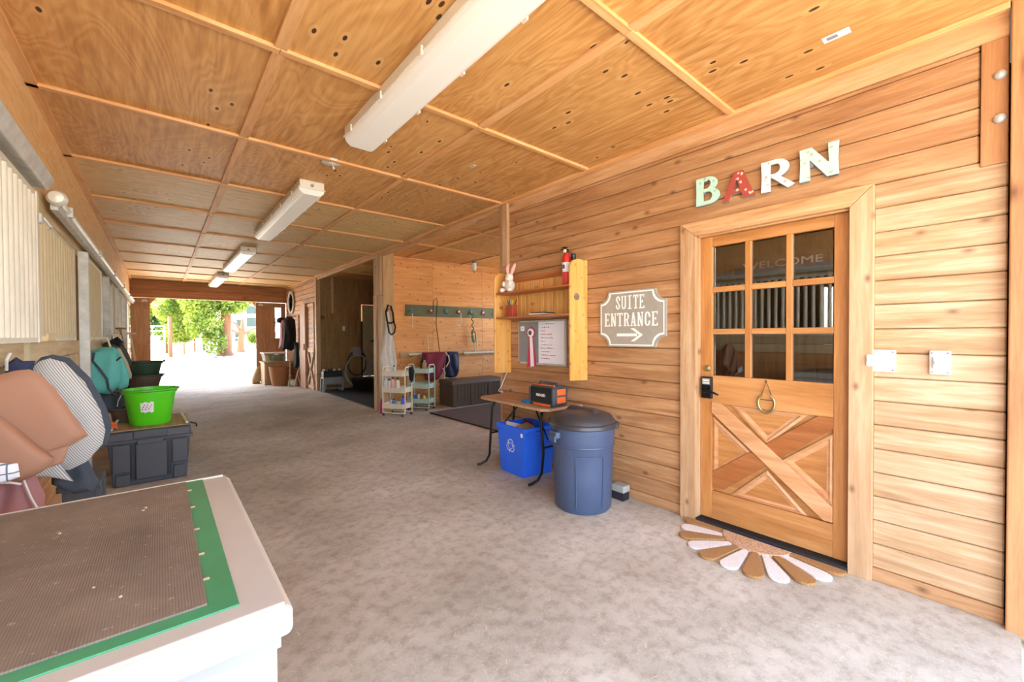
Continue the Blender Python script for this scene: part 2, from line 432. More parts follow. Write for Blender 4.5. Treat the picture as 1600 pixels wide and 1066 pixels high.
    def ball(s, c, r, sc=(1, 1, 1), sub=2):
        g = bmesh.ops.create_icosphere(s.bm, subdivisions=sub, radius=r)
        for v in g['verts']: v.co = Vector((v.co.x * sc[0] + c[0], v.co.y * sc[1] + c[1], v.co.z * sc[2] + c[2]))
        return s

def empty(name, loc, label=None, cat=None, group=None, kind=None):
    o = bpy.data.objects.new(name, None); COL.objects.link(o); o.location = loc; o.empty_display_size = .1
    tag(o, label, cat, group, kind); return o
def tag(o, label=None, cat=None, group=None, kind=None):
    if label: o['label'] = label
    if cat: o['category'] = cat
    if group: o['group'] = group
    if kind: o['kind'] = kind
    return o
def put(name, mb, mat, parent=None, bevel=0, smooth=False, seg=2, label=None):
    """mb holds world coordinates; the object gets its origin where its thing has it"""
    bm = mb.bm if isinstance(mb, MB) else mb
    bmesh.ops.recalc_face_normals(bm, faces=bm.faces)
    if parent is not None:
        off = Vector((0, 0, 0)); q = parent
        while q is not None: off += q.location; q = q.parent
        bmesh.ops.translate(bm, verts=bm.verts, vec=-off)
    me = bpy.data.meshes.new(name); bm.to_mesh(me); bm.free()
    o = bpy.data.objects.new(name, me); COL.objects.link(o)
    me.materials.append(M[mat] if isinstance(mat, str) else mat)
    if parent is not None: o.parent = parent
    if smooth:
        for p in me.polygons: p.use_smooth = True
        if hasattr(me, 'set_sharp_from_angle'): me.set_sharp_from_angle(angle=math.radians(42))
    if bevel:
        b = o.modifiers.new('bevel', 'BEVEL'); b.width = bevel; b.segments = seg; b.limit_method = 'ANGLE'; b.angle_limit = math.radians(35)
    if label: o['label'] = label
    return o
def child(name, me, parent, loc=(0, 0, 0)):
    o = bpy.data.objects.new(name, me); COL.objects.link(o); o.parent = parent; o.location = loc; return o
def copy_tree(o, parent=None):
    kids = list(o.children); c = o.copy(); COL.objects.link(c); c.parent = parent
    for k in kids: copy_tree(k, c)
    return c
def text(name, s, size, loc, rot, mat, parent=None, ext=.0006, sx=1.0, align='CENTER', bold=0):
    cu = bpy.data.curves.new(name, 'FONT'); cu.body = s; cu.size = size; cu.extrude = ext; cu.align_x = align; cu.offset = bold
    t = bpy.data.objects.new(name, cu); COL.objects.link(t)
    bpy.context.view_layer.update()
    me = bpy.data.meshes.new_from_object(t.evaluated_get(bpy.context.evaluated_depsgraph_get()))
    bpy.data.objects.remove(t); me.name = name
    mt = Matrix.Translation(loc) @ (Matrix.Rotation(rot[2], 4, 'Z') @ Matrix.Rotation(rot[0], 4, 'X')) @ Matrix.Diagonal((sx, 1, 1, 1))
    if parent is not None:
        off = Vector((0, 0, 0)); q = parent
        while q is not None: off += q.location; q = q.parent
        mt = Matrix.Translation(-off) @ mt
    me.transform(mt)
    me.materials.clear(); me.materials.append(M[mat])
    o = bpy.data.objects.new(name, me); COL.objects.link(o)
    if parent is not None: o.parent = parent
    return o
ROTR = (PI / 2, 0, -PI / 2)      # lettering on a face looking to -X
ROTF = (PI / 2, 0, 0)            # lettering on a face looking to -Y
def struct(name, label=None, loc=(0, 0, 0)):
    o = empty(name, loc, kind='structure')
    if label: o['label'] = label
    return o
XW = 2.99; ZC = 2.85; XL = -0.58; YE = 14.3
# ------------------------------------------------------------------ ground and floor
def gz(y): 
    t = min(1, max(0, (y - 15.8) / 6)); return .6 * t * t * (3 - 2 * t)
m = MB(); ys = [-40, -.06] 
ys2 = [14.9, 15.4, 16, 16.5, 17, 17.5, 18, 18.7, 19.5, 20.3, 21, 21.8, 24, 30, 45, 70]
def strip(ys, f):
    prev = None
    for y in ys:
        cur = [m.bm.verts.new((x, y, f(y))) for x in (-50, -8, -4.3, 3, 7, 60)]
        if prev:
            for i in range(5): m.bm.faces.new((prev[i], prev[i + 1], cur[i + 1], cur[i]))
        prev = cur
strip([-40, -2, 14.9], lambda y: -.06); strip(ys2, lambda y: gz(y) - .06)
g = put('ground', m, 'ground'); g['kind'] = 'structure'; g['label'] = 'pale sandy ground in full sun around the barn'
m = MB().box(-.72, 7.0, -.05, 14.9, -.12, 0); fl = put('floor', m, 'floor'); fl['kind'] = 'structure'
m = MB().box(-4.2, -.72, -.05, 14.9, -.12, -.02); sf = put('stall_floor', m, 'mulch'); sf['kind'] = 'structure'
# straw and chaff lying about on the concrete
m = MB(); r = random.Random(3)
for i in range(900):
    x, y = r.uniform(-.5, 2.9), r.uniform(.2, 9) * r.random() ** .4; a = r.random() * PI; L = r.uniform(.008, .035); w = .0012
    dx, dy = math.cos(a) * L, math.sin(a) * L; nx, ny = -math.sin(a) * w, math.cos(a) * w
    v = [m.bm.verts.new((x + sx * dx + sn * nx, y + sx * dy + sn * ny, .003)) for sx, sn in ((-.5, -1), (.5, -1), (.5, 1), (-.5, 1))]
    m.bm.faces.new(v)
o = put('straw', m, 'rope'); tag(o, 'fine bits of straw scattered over the concrete floor', 'straw', kind='stuff')

# ------------------------------------------------------------------ ceiling: plywood panels and battens
ceil = struct('ceiling')
xb = [XL - .05, .49, 1.76, 3.0]; yb = [1.2 + 1.235 * k for k in range(-2, 11)] + [YE]
yb = [y for y in yb if y > -1.3]
for i in range(3):
    for j in range(len(yb) - 1):
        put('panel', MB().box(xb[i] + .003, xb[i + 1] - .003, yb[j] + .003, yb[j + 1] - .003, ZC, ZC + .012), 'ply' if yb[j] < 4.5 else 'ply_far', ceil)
for x in (.49, 1.76):
    for j in range(len(yb) - 1): put('batten', MB().box(x - .03, x + .03, yb[j] + .022, yb[j + 1] - .022, ZC - .016, ZC), 'batten', ceil, .002)
for y in yb[1:-1]:
    if y < 0: continue
    for i in range(3): put('batten', MB().box(xb[i] + .001, xb[i + 1] - .001, y - .022, y + .022, ZC - .02, ZC), 'batten_x', ceil, .002)
put('edge_batten', MB().box(XL, XL + .05, 0, YE, ZC - .02, ZC), 'batten', ceil)
put('edge_batten', MB().box(2.935, 3.0, 0, YE, ZC - .028, ZC), 'batten', ceil, .003)
# alcove and wash stall ceilings
xa = [3.0, 3.6, 4.82, 6.04, 7.0]
for i in range(4):
    for j in range(len(yb) - 1):
        if yb[j] < 3.6: continue
        put('panel', MB().box(xa[i] + .003, xa[i + 1] - .003, yb[j] + .003, yb[j + 1] - .003, ZC, ZC + .012), 'ply', ceil)
for x in xa[1:-1]: put('batten', MB().box(x - .03, x + .03, 3.7, 7.45, ZC - .016, ZC), 'batten', ceil)
for y in yb[5:]:
    if y < 11: put('batten', MB().box(3.0, 7.0, y - .022, y + .022, ZC - .02, ZC), 'batten_x', ceil)
# small stickers left on the plywood
for x, y, s in ((2.62, .62, .055), (1.72, 2.56, .03)):
    pass
roof = put('roof', MB().box(-5.4, 8.0, -.4, 16.35, 3.06, 3.2), 'rooftop'); roof['kind'] = 'structure'

# ------------------------------------------------------------------ right wall (barn wall with the door)
wr = struct('wall_right')
put('core', MB().box(3.06, 3.12, 1.47, 3.7, 0, ZC), 'siding', wr); put('core', MB().box(3.06, 3.12, 0, .57, 0, ZC), 'siding', wr)
put('core', MB().box(3.06, 3.12, .57, 1.47, 2.08, ZC), 'siding', wr)
zl = [.072 + .1312 * k for k in range(21)]
def board(mb_, mat, parent, lab=None): return put('board', mb_, mat, parent, .006, seg=1, label=lab)
r = random.Random(5)
zl.append(zl[-1] + .1312)
for k in range(21):
    z0, z1 = zl[k] + .0015, zl[k + 1] - .0015
    if z0 > 2.76: break
    z1 = min(z1, 2.72)
    pr = r.uniform(0, .003)
    def seg(y0, y1, mat='siding'): board(MB().box(XW - pr, 3.06, y0 + .001, y1 - .001, z0, z1), mat, wr)
    if z1 < 2.2:
        seg(1.565, 3.72); seg(.0, .473, 'siding_pale')  # near boards take the paler copy, the front light put into their colour
    else:
        e = .09 if z0 > 2.14 else 0
        seg(e, 3.72)
put('top_trim', MB().box(XW - .012, 3.06, 0, 3.72, 2.72, 2.83), 'casing_h', wr, .004)
put('skirt_board', MB().box(XW - .008, 3.06, 0, .47, 0, .072), 'siding', wr, .004)
put('skirt_board', MB().box(XW - .008, 3.06, 1.565, 3.72, 0, .072), 'siding', wr, .004)
put('end_board', MB().box(XW, 3.12, 3.72, 3.76, 0, ZC), 'casing', wr, .003)
o = put('blocking_board', MB().box(XW - .012, 3.06, 0.002, .088, 2.145, 2.72), 'timber', wr, .004)
put('nailer', MB().box(XW - .045, XW - .003, 3.575, 3.66, 2.13, 2.83), 'casing', wr, .003)
for z in (2.7, 2.5, 2.22): put('screw', MB().lathe([(.005, -.003), (.006, 0)], 8, (XW - .046, 3.62, z), 'x'), 'galv', wr)
# corner post
cp = struct('trim_1', 'reddish timber corner post with knots at the front end of the wall')
put('post', MB().box(2.935, 3.14, -.24, -.004, -.02, 2.92), 'timber', cp, .006)
for z in (2.55, 2.35):
    put('bolt', MB().lathe([(.0, -.022), (.016, -.016), (.022, -.006), (.022, 0)], 16, (XW - .012, .028, z), 'x'), 'galv', wr, smooth=True, label='round pale bolt head')
# door casing
dc = struct('trim_2', 'pale mitred timber casing around the entrance door')
x0, x1 = 2.955, 3.0
put('casing_board', MB().prism([(1.567, 0.0), (1.452, 0.0), (1.452, 2.066), (1.567, 2.168)], x0, x1, 'x'), 'casing', dc, .003)
put('casing_board', MB().prism([(.573, 0.0), (.468, 0.0), (.468, 2.168), (.573, 2.066)], x0, x1, 'x'), 'casing', dc, .003)
put('casing_board', MB().prism([(1.567, 2.17), (1.452, 2.068), (.573, 2.068), (.468, 2.17)], x0, x1, 'x'), 'casing_h', dc, .003)
put('jamb', MB().box(2.99, 3.1, 1.444, 1.462, 0, 2.07), 'casing', dc); put('jamb', MB().box(2.99, 3.1, .563, .581, 0, 2.07), 'door', dc); put('jamb', MB().box(2.99, 3.1, .563, 1.462, 2.058, 2.08), 'casing_h', dc)

# ------------------------------------------------------------------ entrance door
d1 = struct('door_1', 'orange wooden dutch style door with nine panes above a crossbuck panel', (3.02, 1.0, 0))
DX = 3.02
def dbox(n, y0, y1, z0, z1, mat, dx0=0, dx1=.04, bev=.003, **k): return put(n, MB().box(DX + dx0, DX + dx1, y0, y1, z0, z1), mat, d1, bev, **k)
dbox('stile', 1.36, 1.443, .035, 2.056, 'door'); dbox('stile', .582, .655, .035, 2.056, 'door')
dbox('rail', .655, 1.36, 1.985, 2.056, 'door_h'); dbox('rail', .655, 1.36, .865, 1.065, 'door_h'); dbox('rail', .655, 1.36, .035, .235, 'door_h')
PY = [(1.346, 1.146), (1.100, .903), (.864, .667)]; PZ = [(1.069, 1.357), (1.401, 1.655), (1.697, 1.972)]
dbox('muntin', 1.104, 1.142, 1.065, 1.985, 'door'); dbox('muntin', .866, .900, 1.065, 1.985, 'door')
for (a, b) in ((1.142, 1.36), (.900, 1.104), (.655, .866)):
    for z in (1.36, 1.658): dbox('muntin', a, b, z, z + .038, 'door_h', .002)
for (ya, yb_) in PY:
    for (za, zb) in PZ:
        put('glass_pane', MB().box(DX + .02, DX + .024, yb_ - .004, ya + .004, za - .004, zb + .004), 'glass', d1)
# crossbuck: recessed field, moulded triangles, two boards
dbox('panel', .655, 1.36, .235, .865, 'door_h', .024, .03)
yL, yR, zB, zT = 1.36, .655, .235, .865; cy_, cz_ = (yL + yR) / 2, (zB + zT) / 2
def tri(pts, inset):
    cx = sum(p[0] for p in pts) / 3; cz = sum(p[1] for p in pts) / 3
    return [(cx + (p[0] - cx) * inset, cz + (p[1] - cz) * inset) for p in pts]
for pts in (((yL, zB + .09), (yL, zT - .09), (cy_ + .08, cz_)), ((yR, zB + .09), (yR, zT - .09), (cy_ - .08, cz_)),
            ((yL - .12, zT), (yR + .12, zT), (cy_, cz_ + .08)), ((yL - .12, zB), (yR + .12, zB), (cy_, cz_ - .08))):
    a, b, c = tri(pts, .97), tri(pts, .82), tri(pts, .62)
    mm = MB(); V = lambda P, x: [mm.bm.verts.new((x, p[0], p[1])) for p in P]
    A = V(a, DX + .012); B = V(b, DX + .006); C = V(b, DX + .018); D = V(c, DX + .02)
    for P, Q in ((A, B), (B, C), (C, D)):
        for i in range(3): mm.bm.faces.new((P[i], P[(i + 1) % 3], Q[(i + 1) % 3], Q[i]))
    put('moulding', mm, 'door_light', d1); fl_ = MB(); fl_.bm.faces.new([fl_.bm.verts.new((DX + .02, p[0], p[1])) for p in c]); put('moulded_panel', fl_, 'door_h', d1)
def brace(p, q, w, xa_, xb_, mat):
    (ya, za), (yb2, zb2) = p, q; L = math.dist(p, q); ny, nz = -(zb2 - za) / L * w / 2, (yb2 - ya) / L * w / 2
    put('brace', MB().prism([(ya + ny, za + nz), (yb2 + ny, zb2 + nz), (yb2 - ny, zb2 - nz), (ya - ny, za - nz)], xa_, xb_, 'x'), mat, d1, .003)
put('brace', MB().prism([(1.36, .37), (.73, .865), (.655, .865), (.655, .80), (1.28, .262), (1.36, .262)], DX + .002, DX + .02, 'x'), 'door_dark', d1, .003)
put('brace', MB().prism([(1.36, .875), (1.30, .875), (.655, .335), (.655, .245), (.70, .245), (1.36, .80)], DX - .012, DX + .01, 'x'), 'door_light', d1, .003)
put('threshold', MB().box(2.955, 3.06, .575, 1.45, 0, .03), 'rubber', d1, .004, label='black ribbed rubber threshold')
for yk in range(5): put('threshold_rib', MB().box(2.962 + yk * .018, 2.97 + yk * .018, .585, 1.44, .03, .035), 'black', d1)
# lock set
kp = put('keypad_lock', MB().box(DX - .03, DX, 1.352, 1.425, .9, 1.055), 'blackm', d1, .006, label='black keypad lock with lever')
put('keypad', MB().box(DX - .034, DX - .03, 1.362, 1.415, 1.0, 1.045), 'grey', kp)
for i in range(5): put('key', MB().box(DX - .037, DX - .034, 1.366 + i * .0095, 1.373 + i * .0095, 1.024, 1.036), 'offwhite', kp)
for i in range(5): put('key', MB().box(DX - .037, DX - .034, 1.366 + i * .0095, 1.373 + i * .0095, 1.006, 1.018), 'offwhite', kp)
put('lever', MB().tube([(DX - .03, 1.385, .955), (DX - .075, 1.385, .955), (DX - .08, 1.36, .958), (DX - .078, 1.31, .95), (DX - .072, 1.285, .938)], [.012, .011, .009, .008, .006], 10), 'blackm', kp, smooth=True)
put('turn_button', MB().lathe([(.014, -.045), (.016, -.03)], 14, (DX, 1.385, .985), 'x'), 'blackm', kp)
put('deadbolt', MB().lathe([(.0, -.016), (.014, -.015), (.022, -.01), (.024, 0)], 20, (DX, 1.392, 1.115), 'x'), 'brass', d1, smooth=True)

# room seen through the panes
room = struct('suite_room')
put('back_wall', MB().box(5.2, 5.25, -.2, 4, 0, ZC), 'wash', room); put('side_wall', MB().box(3.15, 5.2, -.25, -.2, 0, ZC), 'wash', room)
put('side_wall', MB().box(3.12, 7.0, 3.69, 3.75, 0, ZC), 'ply_wall', room); put('room_floor', MB().box(3.12, 5.2, -.2, 3.69, 0, .02), 'wash', room)
put('room_ceiling', MB().box(3.12, 5.2, -.2, 3.69, 2.6, 2.65), 'wash', room)
ws = put('welcome_sign', MB().box(3.10, 3.115, .70, 1.24, 1.775, 1.875), 'shelf_d'); ws.data.materials[0] = plain('sign_walnut', '5a3826', .5)
tag(ws, 'dark brown welcome sign hanging behind the upper door panes', 'sign')
text('lettering', 'WELCOME', .066, (3.099, .955, 1.803), ROTR, 'print', ws, sx=1.45)

# ------------------------------------------------------------------ corridor side beyond the alcove
pw = struct('wall_partition')      # between alcove and wash stall
put('stud', MB().box(3.0, 3.2, 7.06, 7.13, 0, ZC), 'post', pw, .003); put('stud', MB().box(3.0, 3.03, 7.13, 7.5, 0, ZC), 'post', pw)
put('trim_board', MB().box(2.965, 3.0, 7.1, 7.32, 2.08, 2.83), 'casing', pw, .003)
put('trim_board', MB().box(2.98, 3.0, 7.35, 7.47, 0, 2.1), 'casing', pw, .003)
for a, b in ((3.2, 4.2), (4.2, 5.42), (5.42, 6.64), (6.64, 7.0)):
    put('panel', MB().box(a + .002, b - .002, 7.45, 7.47, 0, ZC), 'ply_wall', pw)
put('edge_board', MB().box(3.195, 3.22, 7.13, 7.45, 0, ZC), 'ply_wall', pw)
ar = struct('wall_alcove')         # outer wall of the alcove with an unseen window opening added for daylight
for a in ((3.75, 4.2, 0, ZC), (6.9, 7.5, 0, ZC), (4.2, 6.9, 0, .9), (4.2, 6.9, 2.45, ZC)): put('panel', MB().box(7.0, 7.05, *a), 'ply_wall', ar)
wn_ = struct('unseen_window_1'); 
for a in ((4.2, 4.26, .9, 2.45), (6.84, 6.9, .9, 2.45), (5.52, 5.58, .9, 2.45)): put('frame', MB().box(6.99, 7.04, *a), 'white', wn_)
for z in (.9, 2.39): put('frame', MB().box(6.99, 7.04, 4.26, 6.84, z, z + .06), 'white', wn_)
put('beam', MB().box(2.985, 3.035, 3.76, 11.06, 2.765, ZC), 'casing_h', ceil, .004)

wsl = struct('wash_stall')
put('back_panel', MB().box(3.06, 4.08, 11.06, 11.1, 0, ZC), 'wash', wsl); put('back_panel', MB().box(4.9, 6.4, 11.06, 11.1, 0, ZC), 'wash', wsl)
put('back_panel', MB().box(4.08, 4.9, 11.06, 11.1, 2.2, ZC), 'wash', wsl)
put('side_panel', MB().box(6.4, 6.45, 7.5, 11.06, 0, ZC), 'wash', wsl); put('near_panel', MB().box(3.03, 6.4, 7.47, 7.5, 0, ZC), 'wash', wsl)
put('corner_batten', MB().box(3.32, 3.37, 11.03, 11.06, 1.95, ZC), 'casing', wsl)
d3 = struct('door_3', 'cream painted door at the back of the wash stall')
put('slab', MB().box(4.12, 4.88, 11.04, 11.08, .3, 2.18), plain('door_cream', 'a8a080', .6), d3); put('frame', MB().box(4.07, 4.1, 11.02, 11.09, .1, 1.75), 'black', d3)
put('stall_mat', MB().box(3.02, 6.3, 7.5, 11.0, 0, .018), 'rubber', wsl)

wf = struct('wall_far_right')
put('end_post', MB().box(2.96, 3.06, 11.06, 11.16, 0, ZC), 'casing', wf, .004)
put('core', MB().box(3.0, 3.06, 11.16, YE, 0, ZC), 'siding', wf)
for k in range(22):
    z0 = .131 * k; z1 = min(ZC - .02, z0 + .122)
    for a, b in ((11.16, 11.22), (12.34, YE)):
        if z0 < 2.2 or a > 12: board(MB().box(2.965, 3.0, a, b, z0, z1), 'siding', wf)
    if z0 > 2.2: board(MB().box(2.965, 3.0, 11.16, 12.34, z0, z1), 'siding', wf)
d2 = struct('door_2', 'timber door with crossbuck lower half beside the wash stall')
for k in range(9): put('board', MB().box(2.95, 2.985, 11.25, 11.78, 1.06 + .124 * k, 1.06 + .124 * k + .122), 'siding', d2, .004, seg=1)
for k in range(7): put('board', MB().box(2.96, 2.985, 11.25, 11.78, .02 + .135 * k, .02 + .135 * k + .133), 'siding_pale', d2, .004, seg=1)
put('rail', MB().box(2.93, 2.96, 11.22, 11.8, .95, 1.06), 'casing_h', d2); put('rail', MB().box(2.93, 2.96, 11.22, 11.8, 2.12, 2.2), 'casing_h', d2); put('rail', MB().box(2.93, 2.96, 11.22, 11.8, .02, .11), 'casing_h', d2)
for p, q in (((11.26, .13), (11.76, .93)), ((11.26, .93), (11.76, .13))):
    L = math.dist(p, q); ny, nz = -(q[1] - p[1]) / L * .04, (q[0] - p[0]) / L * .04
    put('brace', MB().prism([(p[0] + ny, p[1] + nz), (q[0] + ny, q[1] + nz), (q[0] - ny, q[1] - nz), (p[0] - ny, p[1] - nz)], 2.925, 2.95, 'x'), 'casing', d2, .002)
put('casing_board', MB().box(2.88, 2.965, 11.8, 12.32, 0, 2.22), 'fir_door', d2, .006); put('handle', MB().box(2.86, 2.88, 11.86, 11.9, 1.0, 1.16), 'blackm', d2)

# ------------------------------------------------------------------ far end: header and sliding doors
we = struct('wall_end')
put('header_beam', MB().box(XL - .05, 2.98, YE, YE + .14, 2.6, 2.84), 'fir_dark', we, .006); put('header_beam', MB().box(XL - .05, 2.98, YE - .02, YE + .12, 2.385, 2.595), 'fir_dark', we, .006)
put('top_panel', MB().box(-4.2, 7, YE + .14, YE + .18, 2.6, 3.06), 'fir_dark', we)
put('side_panel', MB().box(3.0, 7, YE + .14, YE + .18, 0, 2.6), 'fir_dark', we); put('side_panel', MB().box(-4.2, -.6, YE + .14, YE + .18, 0, 2.6), 'fir_dark', we)
def slide_door(n, x0, x1, win=None):
    d = struct(n); y0, y1 = YE + .0, YE + .05
    w = (x1 - x0); k = max(3, round(w / .14)); 
    br = [x0 + w * i / k for i in range(k + 1)] if not win else [2.16, 2.285, 2.41, 2.535, 2.66, 2.83, 2.95]
    if not win: put('backing', MB().box(x0, x1, y1 - .01, y1, .03, 2.37), 'fir_door', d)
    for i in range(len(br) - 1):
        a, b = br[i] + .0008, br[i + 1] - .0008
        if win and b > win[0] + .01 and a < win[1] - .01:
            put('board', MB().box(a, b, y0 + .02, y1, .03, win[2]), 'fir_door', d, .003, seg=1); put('board', MB().box(a, b, y0 + .02, y1, win[3], 2.37), 'fir_door', d, .003, seg=1)
        else: put('board', MB().box(a, b, y0 + .02, y1 - .011, .03, 2.37), 'fir_door', d, .003, seg=1)
    for z in (.03, 1.18, 2.24): put('rail', MB().box(x0, (win[0] if win and z == 9 else x1), y0, y0 + .02, z, z + .13), 'fir_door', d, .003)
    return d
dl = slide_door('door_4', XL, -.2); dr = slide_door('door_5', 2.16, 2.95, (2.66, 2.83, 1.31, 2.245))
dl['label'] = 'red-brown board sliding door at the left of the far opening'; dr['label'] = 'red-brown board sliding door with a narrow window right of the far opening'
put('glass_pane', MB().box(2.655, 2.835, YE + .03, YE + .036, 1.3, 2.25), 'glass', dr)
for a in ((2.63, 2.655, 1.28, 2.27), (2.835, 2.86, 1.28, 2.27)): put('window_trim', MB().box(a[0], a[1], YE - .005, YE + .03, a[2], a[3]), 'fir_dark', dr)
for x, s in ((-.3, 'left'), (2.27, 'right')):
    t = empty('motion_light', (x, YE - .05, 2.31), 'small white twin floodlight above the %s sliding door' % s, 'light')
    put('base', MB().lathe([(.03, -.03), (.03, 0)], 12, (x, YE - .02, 2.31), 'y'), 'white', t)
    for dx in (-.035, .035): put('lamp_head', MB().lathe([(.012, 0), (.03, -.06)], 12, (x + dx, YE - .05, 2.29), 'y'), 'white', t)
# timber posts and knee braces of the porch outside
for x, sx in ((-.42, 1), (2.42, -1)):
    t = struct('porch_post'); put('post', MB().box(x - .07 - 1.6 * sx, x + .07 - 1.6 * sx, 15.9, 16.04, 0, 3.05), 'timber', t)
    put('knee_brace', MB().hexa([(x, 14.48, 2.05), (x, 14.58, 2.05), (x + .08 * sx, 14.58, 2.05), (x + .08 * sx, 14.48, 2.05)], [(x + .5 * sx, 14.48, 2.75), (x + .5 * sx, 14.58, 2.75), (x + .62 * sx, 14.58, 2.75), (x + .62 * sx, 14.48, 2.75)]), 'timber', t)

# ------------------------------------------------------------------ left wall: stall fronts
wlft = struct('wall_left')
put('header_panel', MB().box(XL - .04, XL, -.05, 4.0, 2.3, ZC), 'header', wlft); put('header_panel', MB().box(XL - .04, XL, 4.0, 9.0, 2.3, ZC), 'header', wlft)
put('header_panel', MB().box(XL - .04, XL, 9.0, YE, 2.3, ZC), 'header', wlft)
put('top_rail', MB().box(XL - .03, XL + .01, -.05, YE, 2.15, 2.3), 'stall_tan', wlft, .003)
rows = [(0, .135), (.137, .27), (.272, .405), (.407, .54), (.542, .675), (.677, .81), (.812, .95), (.952, 1.09)]
segs = [(0, 3.44), (3.47, 5.46), (5.58, 7.5), (7.62, 9.1), (9.2, 11.2), (11.26, YE)]
for a, b in segs:
    for z0, z1 in rows: board(MB().box(XL - .03, XL, a, b, z0, z1), 'stall_board', wlft)
    board(MB().box(XL - .03, XL + .005, a, b, 1.095, 1.215), 'stall_tan', wlft); board(MB().box(XL - .03, XL + .012, a, b, 1.22, 1.335), 'stall_tan', wlft)
put('trim_strip', MB().box(XL, XL + .03, 3.43, 3.47, .9, 2.2), 'bar_t', wlft)
for a, b in ((7.08, 7.53), (7.63, 8.38)): put('dark_sheet', MB().box(-.615, -.605, a, b, 1.335, 2.14), plain('opening_shade', '5e5a48', .8), wlft)  # dark sheets in the open bays; the openings' shade is put into their colour
def grille(nm, y0, y1, x, pitch, rb, mat, label, zt=2.15, stile=.05, stilemat='bar_w'):
    g_ = empty(nm, (x, (y0 + y1) / 2, 1.34), label, 'grille')
    put('frame_rail', MB().box(x - .015, x + .015, y0, y1, 1.335, 1.36), stilemat, g_); put('frame_rail', MB().box(x - .015, x + .015, y0, y1, zt - .03, zt), stilemat, g_)
    for y in (y0, y1 - stile): put('stile', MB().box(x - .02, x + .02, y, y + stile, 1.335, zt), stilemat, g_, .003)
    n = int((y1 - y0 - stile * 2) / pitch); me = None
    for i in range(n):
        y = y0 + stile + (i + .5) * (y1 - y0 - 2 * stile) / n
        if me is None:
            o = put('bar', MB().lathe([(rb, -(zt - 1.39) / 2), (rb, (zt - 1.39) / 2)], 12, (x, y, (zt + 1.33) / 2)), mat, g_, smooth=True)
            me = o.data; yy0 = y
        else: child('bar', me, g_, (0, y - yy0, 0))
    return g_
grille('stall_grille', .5, 3.42, -.52, .088, .022, 'bar_w', 'sliding stall grille of thick white bars nearest the camera')
grille('stall_grille', 3.5, 5.42, -.6, .1, .026, 'bar_t', 'fixed stall grille of tan bars behind the striped pad', stile=.06)
grille('stall_grille', 5.6, 7.02, -.55, .06, .016, 'bar_t', 'stall grille of thin tan bars above the teal blanket', stile=.07)
grille('stall_grille', 8.42, 9.05, -.55, .06, .016, 'bar_t', 'short far stall grille between the second and third steel posts', stile=.07)
grille('stall_grille', 9.35, 11.1, -.6, .1, .02, 'bar_t', 'farthest but one stall grille on the left wall', stile=.07)
grille('stall_grille', 11.35, 13.6, -.6, .1, .02, 'bar_t', 'farthest stall grille beside the far opening', stile=.07)
for y, w, l in ((5.47, .05, 'nearest galvanised steel post on the stall fronts'), (7.54, .06, 'middle galvanised steel post beyond the teal blanket'), (9.12, .06, 'third galvanised steel post, small and far'), (11.18, .08, 'farthest steel post on the stall fronts')):
    t = empty('steel_post', (-.54, y, 0), l, 'post')
    put('channel', MB().box(-.57, -.5, y, y + w, 0, 2.15), 'galv', t, .006)
    for z in (1.45, 1.75, 2.05): put('bolt', MB().lathe([(.009, 0), (.009, .008)], 8, (-.5, y + w / 2, z), 'x'), 'galv', t)
# sliding-door tracks
def track(y0, y1, label, ball=True):
    t = empty('door_track', (-.5, y0, 2.25), label, 'track')
    put('rail', MB().tube([(-.5, y0, 2.26), (-.5, y1, 2.26)], .022, 10), 'galv_w', t, smooth=True)
    put('channel', MB().box(-.535, -.5, y0 + .05, y1, 2.19, 2.245), 'galv', t)
    if ball: put('end_cap', MB().lathe([(0, -.03), (.035, -.022), (.05, 0), (.05, .04), (.03, .06)], 20, (-.5, y0, 2.26), 'y'), 'galv_w', t, smooth=True)
    else: put('cover', MB().prism([(-.56, 2.2), (-.47, 2.18), (-.44, 2.24), (-.47, 2.3), (-.56, 2.31)], y0, y1, 'y'), 'galv', t, .008)
    y = y0 + .4
    while y < y1:
        put('bracket', MB().box(-.56, -.47, y, y + .05, 2.225, 2.295), 'galv', t, .003); y += 1.9
    return t
track(3.94, 13.9, 'long white pipe track with round end cap above the stall fronts')
track(.5, 3.45, 'galvanised track cover end at the upper left corner', False)
for y, z, l in ((3.66, 2.07, 'small steel latch near the top of the tan grille'),):
    t = empty('latch', (-.54, y, z), l, 'latch'); put('body', MB().box(-.56, -.52, y - .03, y + .03, z - .04, z + .02), 'galv', t, .01); put('hook', MB().tube([(-.52, y + .02, z), (-.49, y + .04, z - .05), (-.5, y + .01, z - .07)], .006, 8), 'galv', t)
t = empty('grille_ledge', (-.53, 3.62, 1.35), 'small wooden ledge block on the rail below the tan bars', 'ledge'); put('block', MB().box(-.56, -.49, 3.5, 3.72, 1.337, 1.375), 'stall_tan', t, .006)
put('lip', MB().box(-.495, -.485, 3.5, 3.72, 1.345, 1.385), 'stall_tan', t, .003)
# stall rooms behind the grilles
st = struct('stall_room')
for y in (-.05, 3.44, 7.35, 11.2, YE): put('partition', MB().box(-4.2, XL - .05, y - .03, y + .03, 0, ZC), 'stall_in', st)
for a in ((0, YE, 0, 1.0), (0, YE, 2.3, ZC)): put('outer_wall', MB().box(-4.25, -4.2, *a), 'stall_in', st)
for y in (0, 2.4, 6.2, 10.0, 13.2): put('outer_post', MB().box(-4.25, -4.2, y, y + (1.6 if y < 13 else 1.1), 1.0, 2.3), 'stall_in', st)  # unseen posts; more of them put in to cut daylight into the stalls
put('stall_ceiling', MB().box(-4.2, XL - .05, 0, YE, ZC, ZC + .02), 'ply', st)
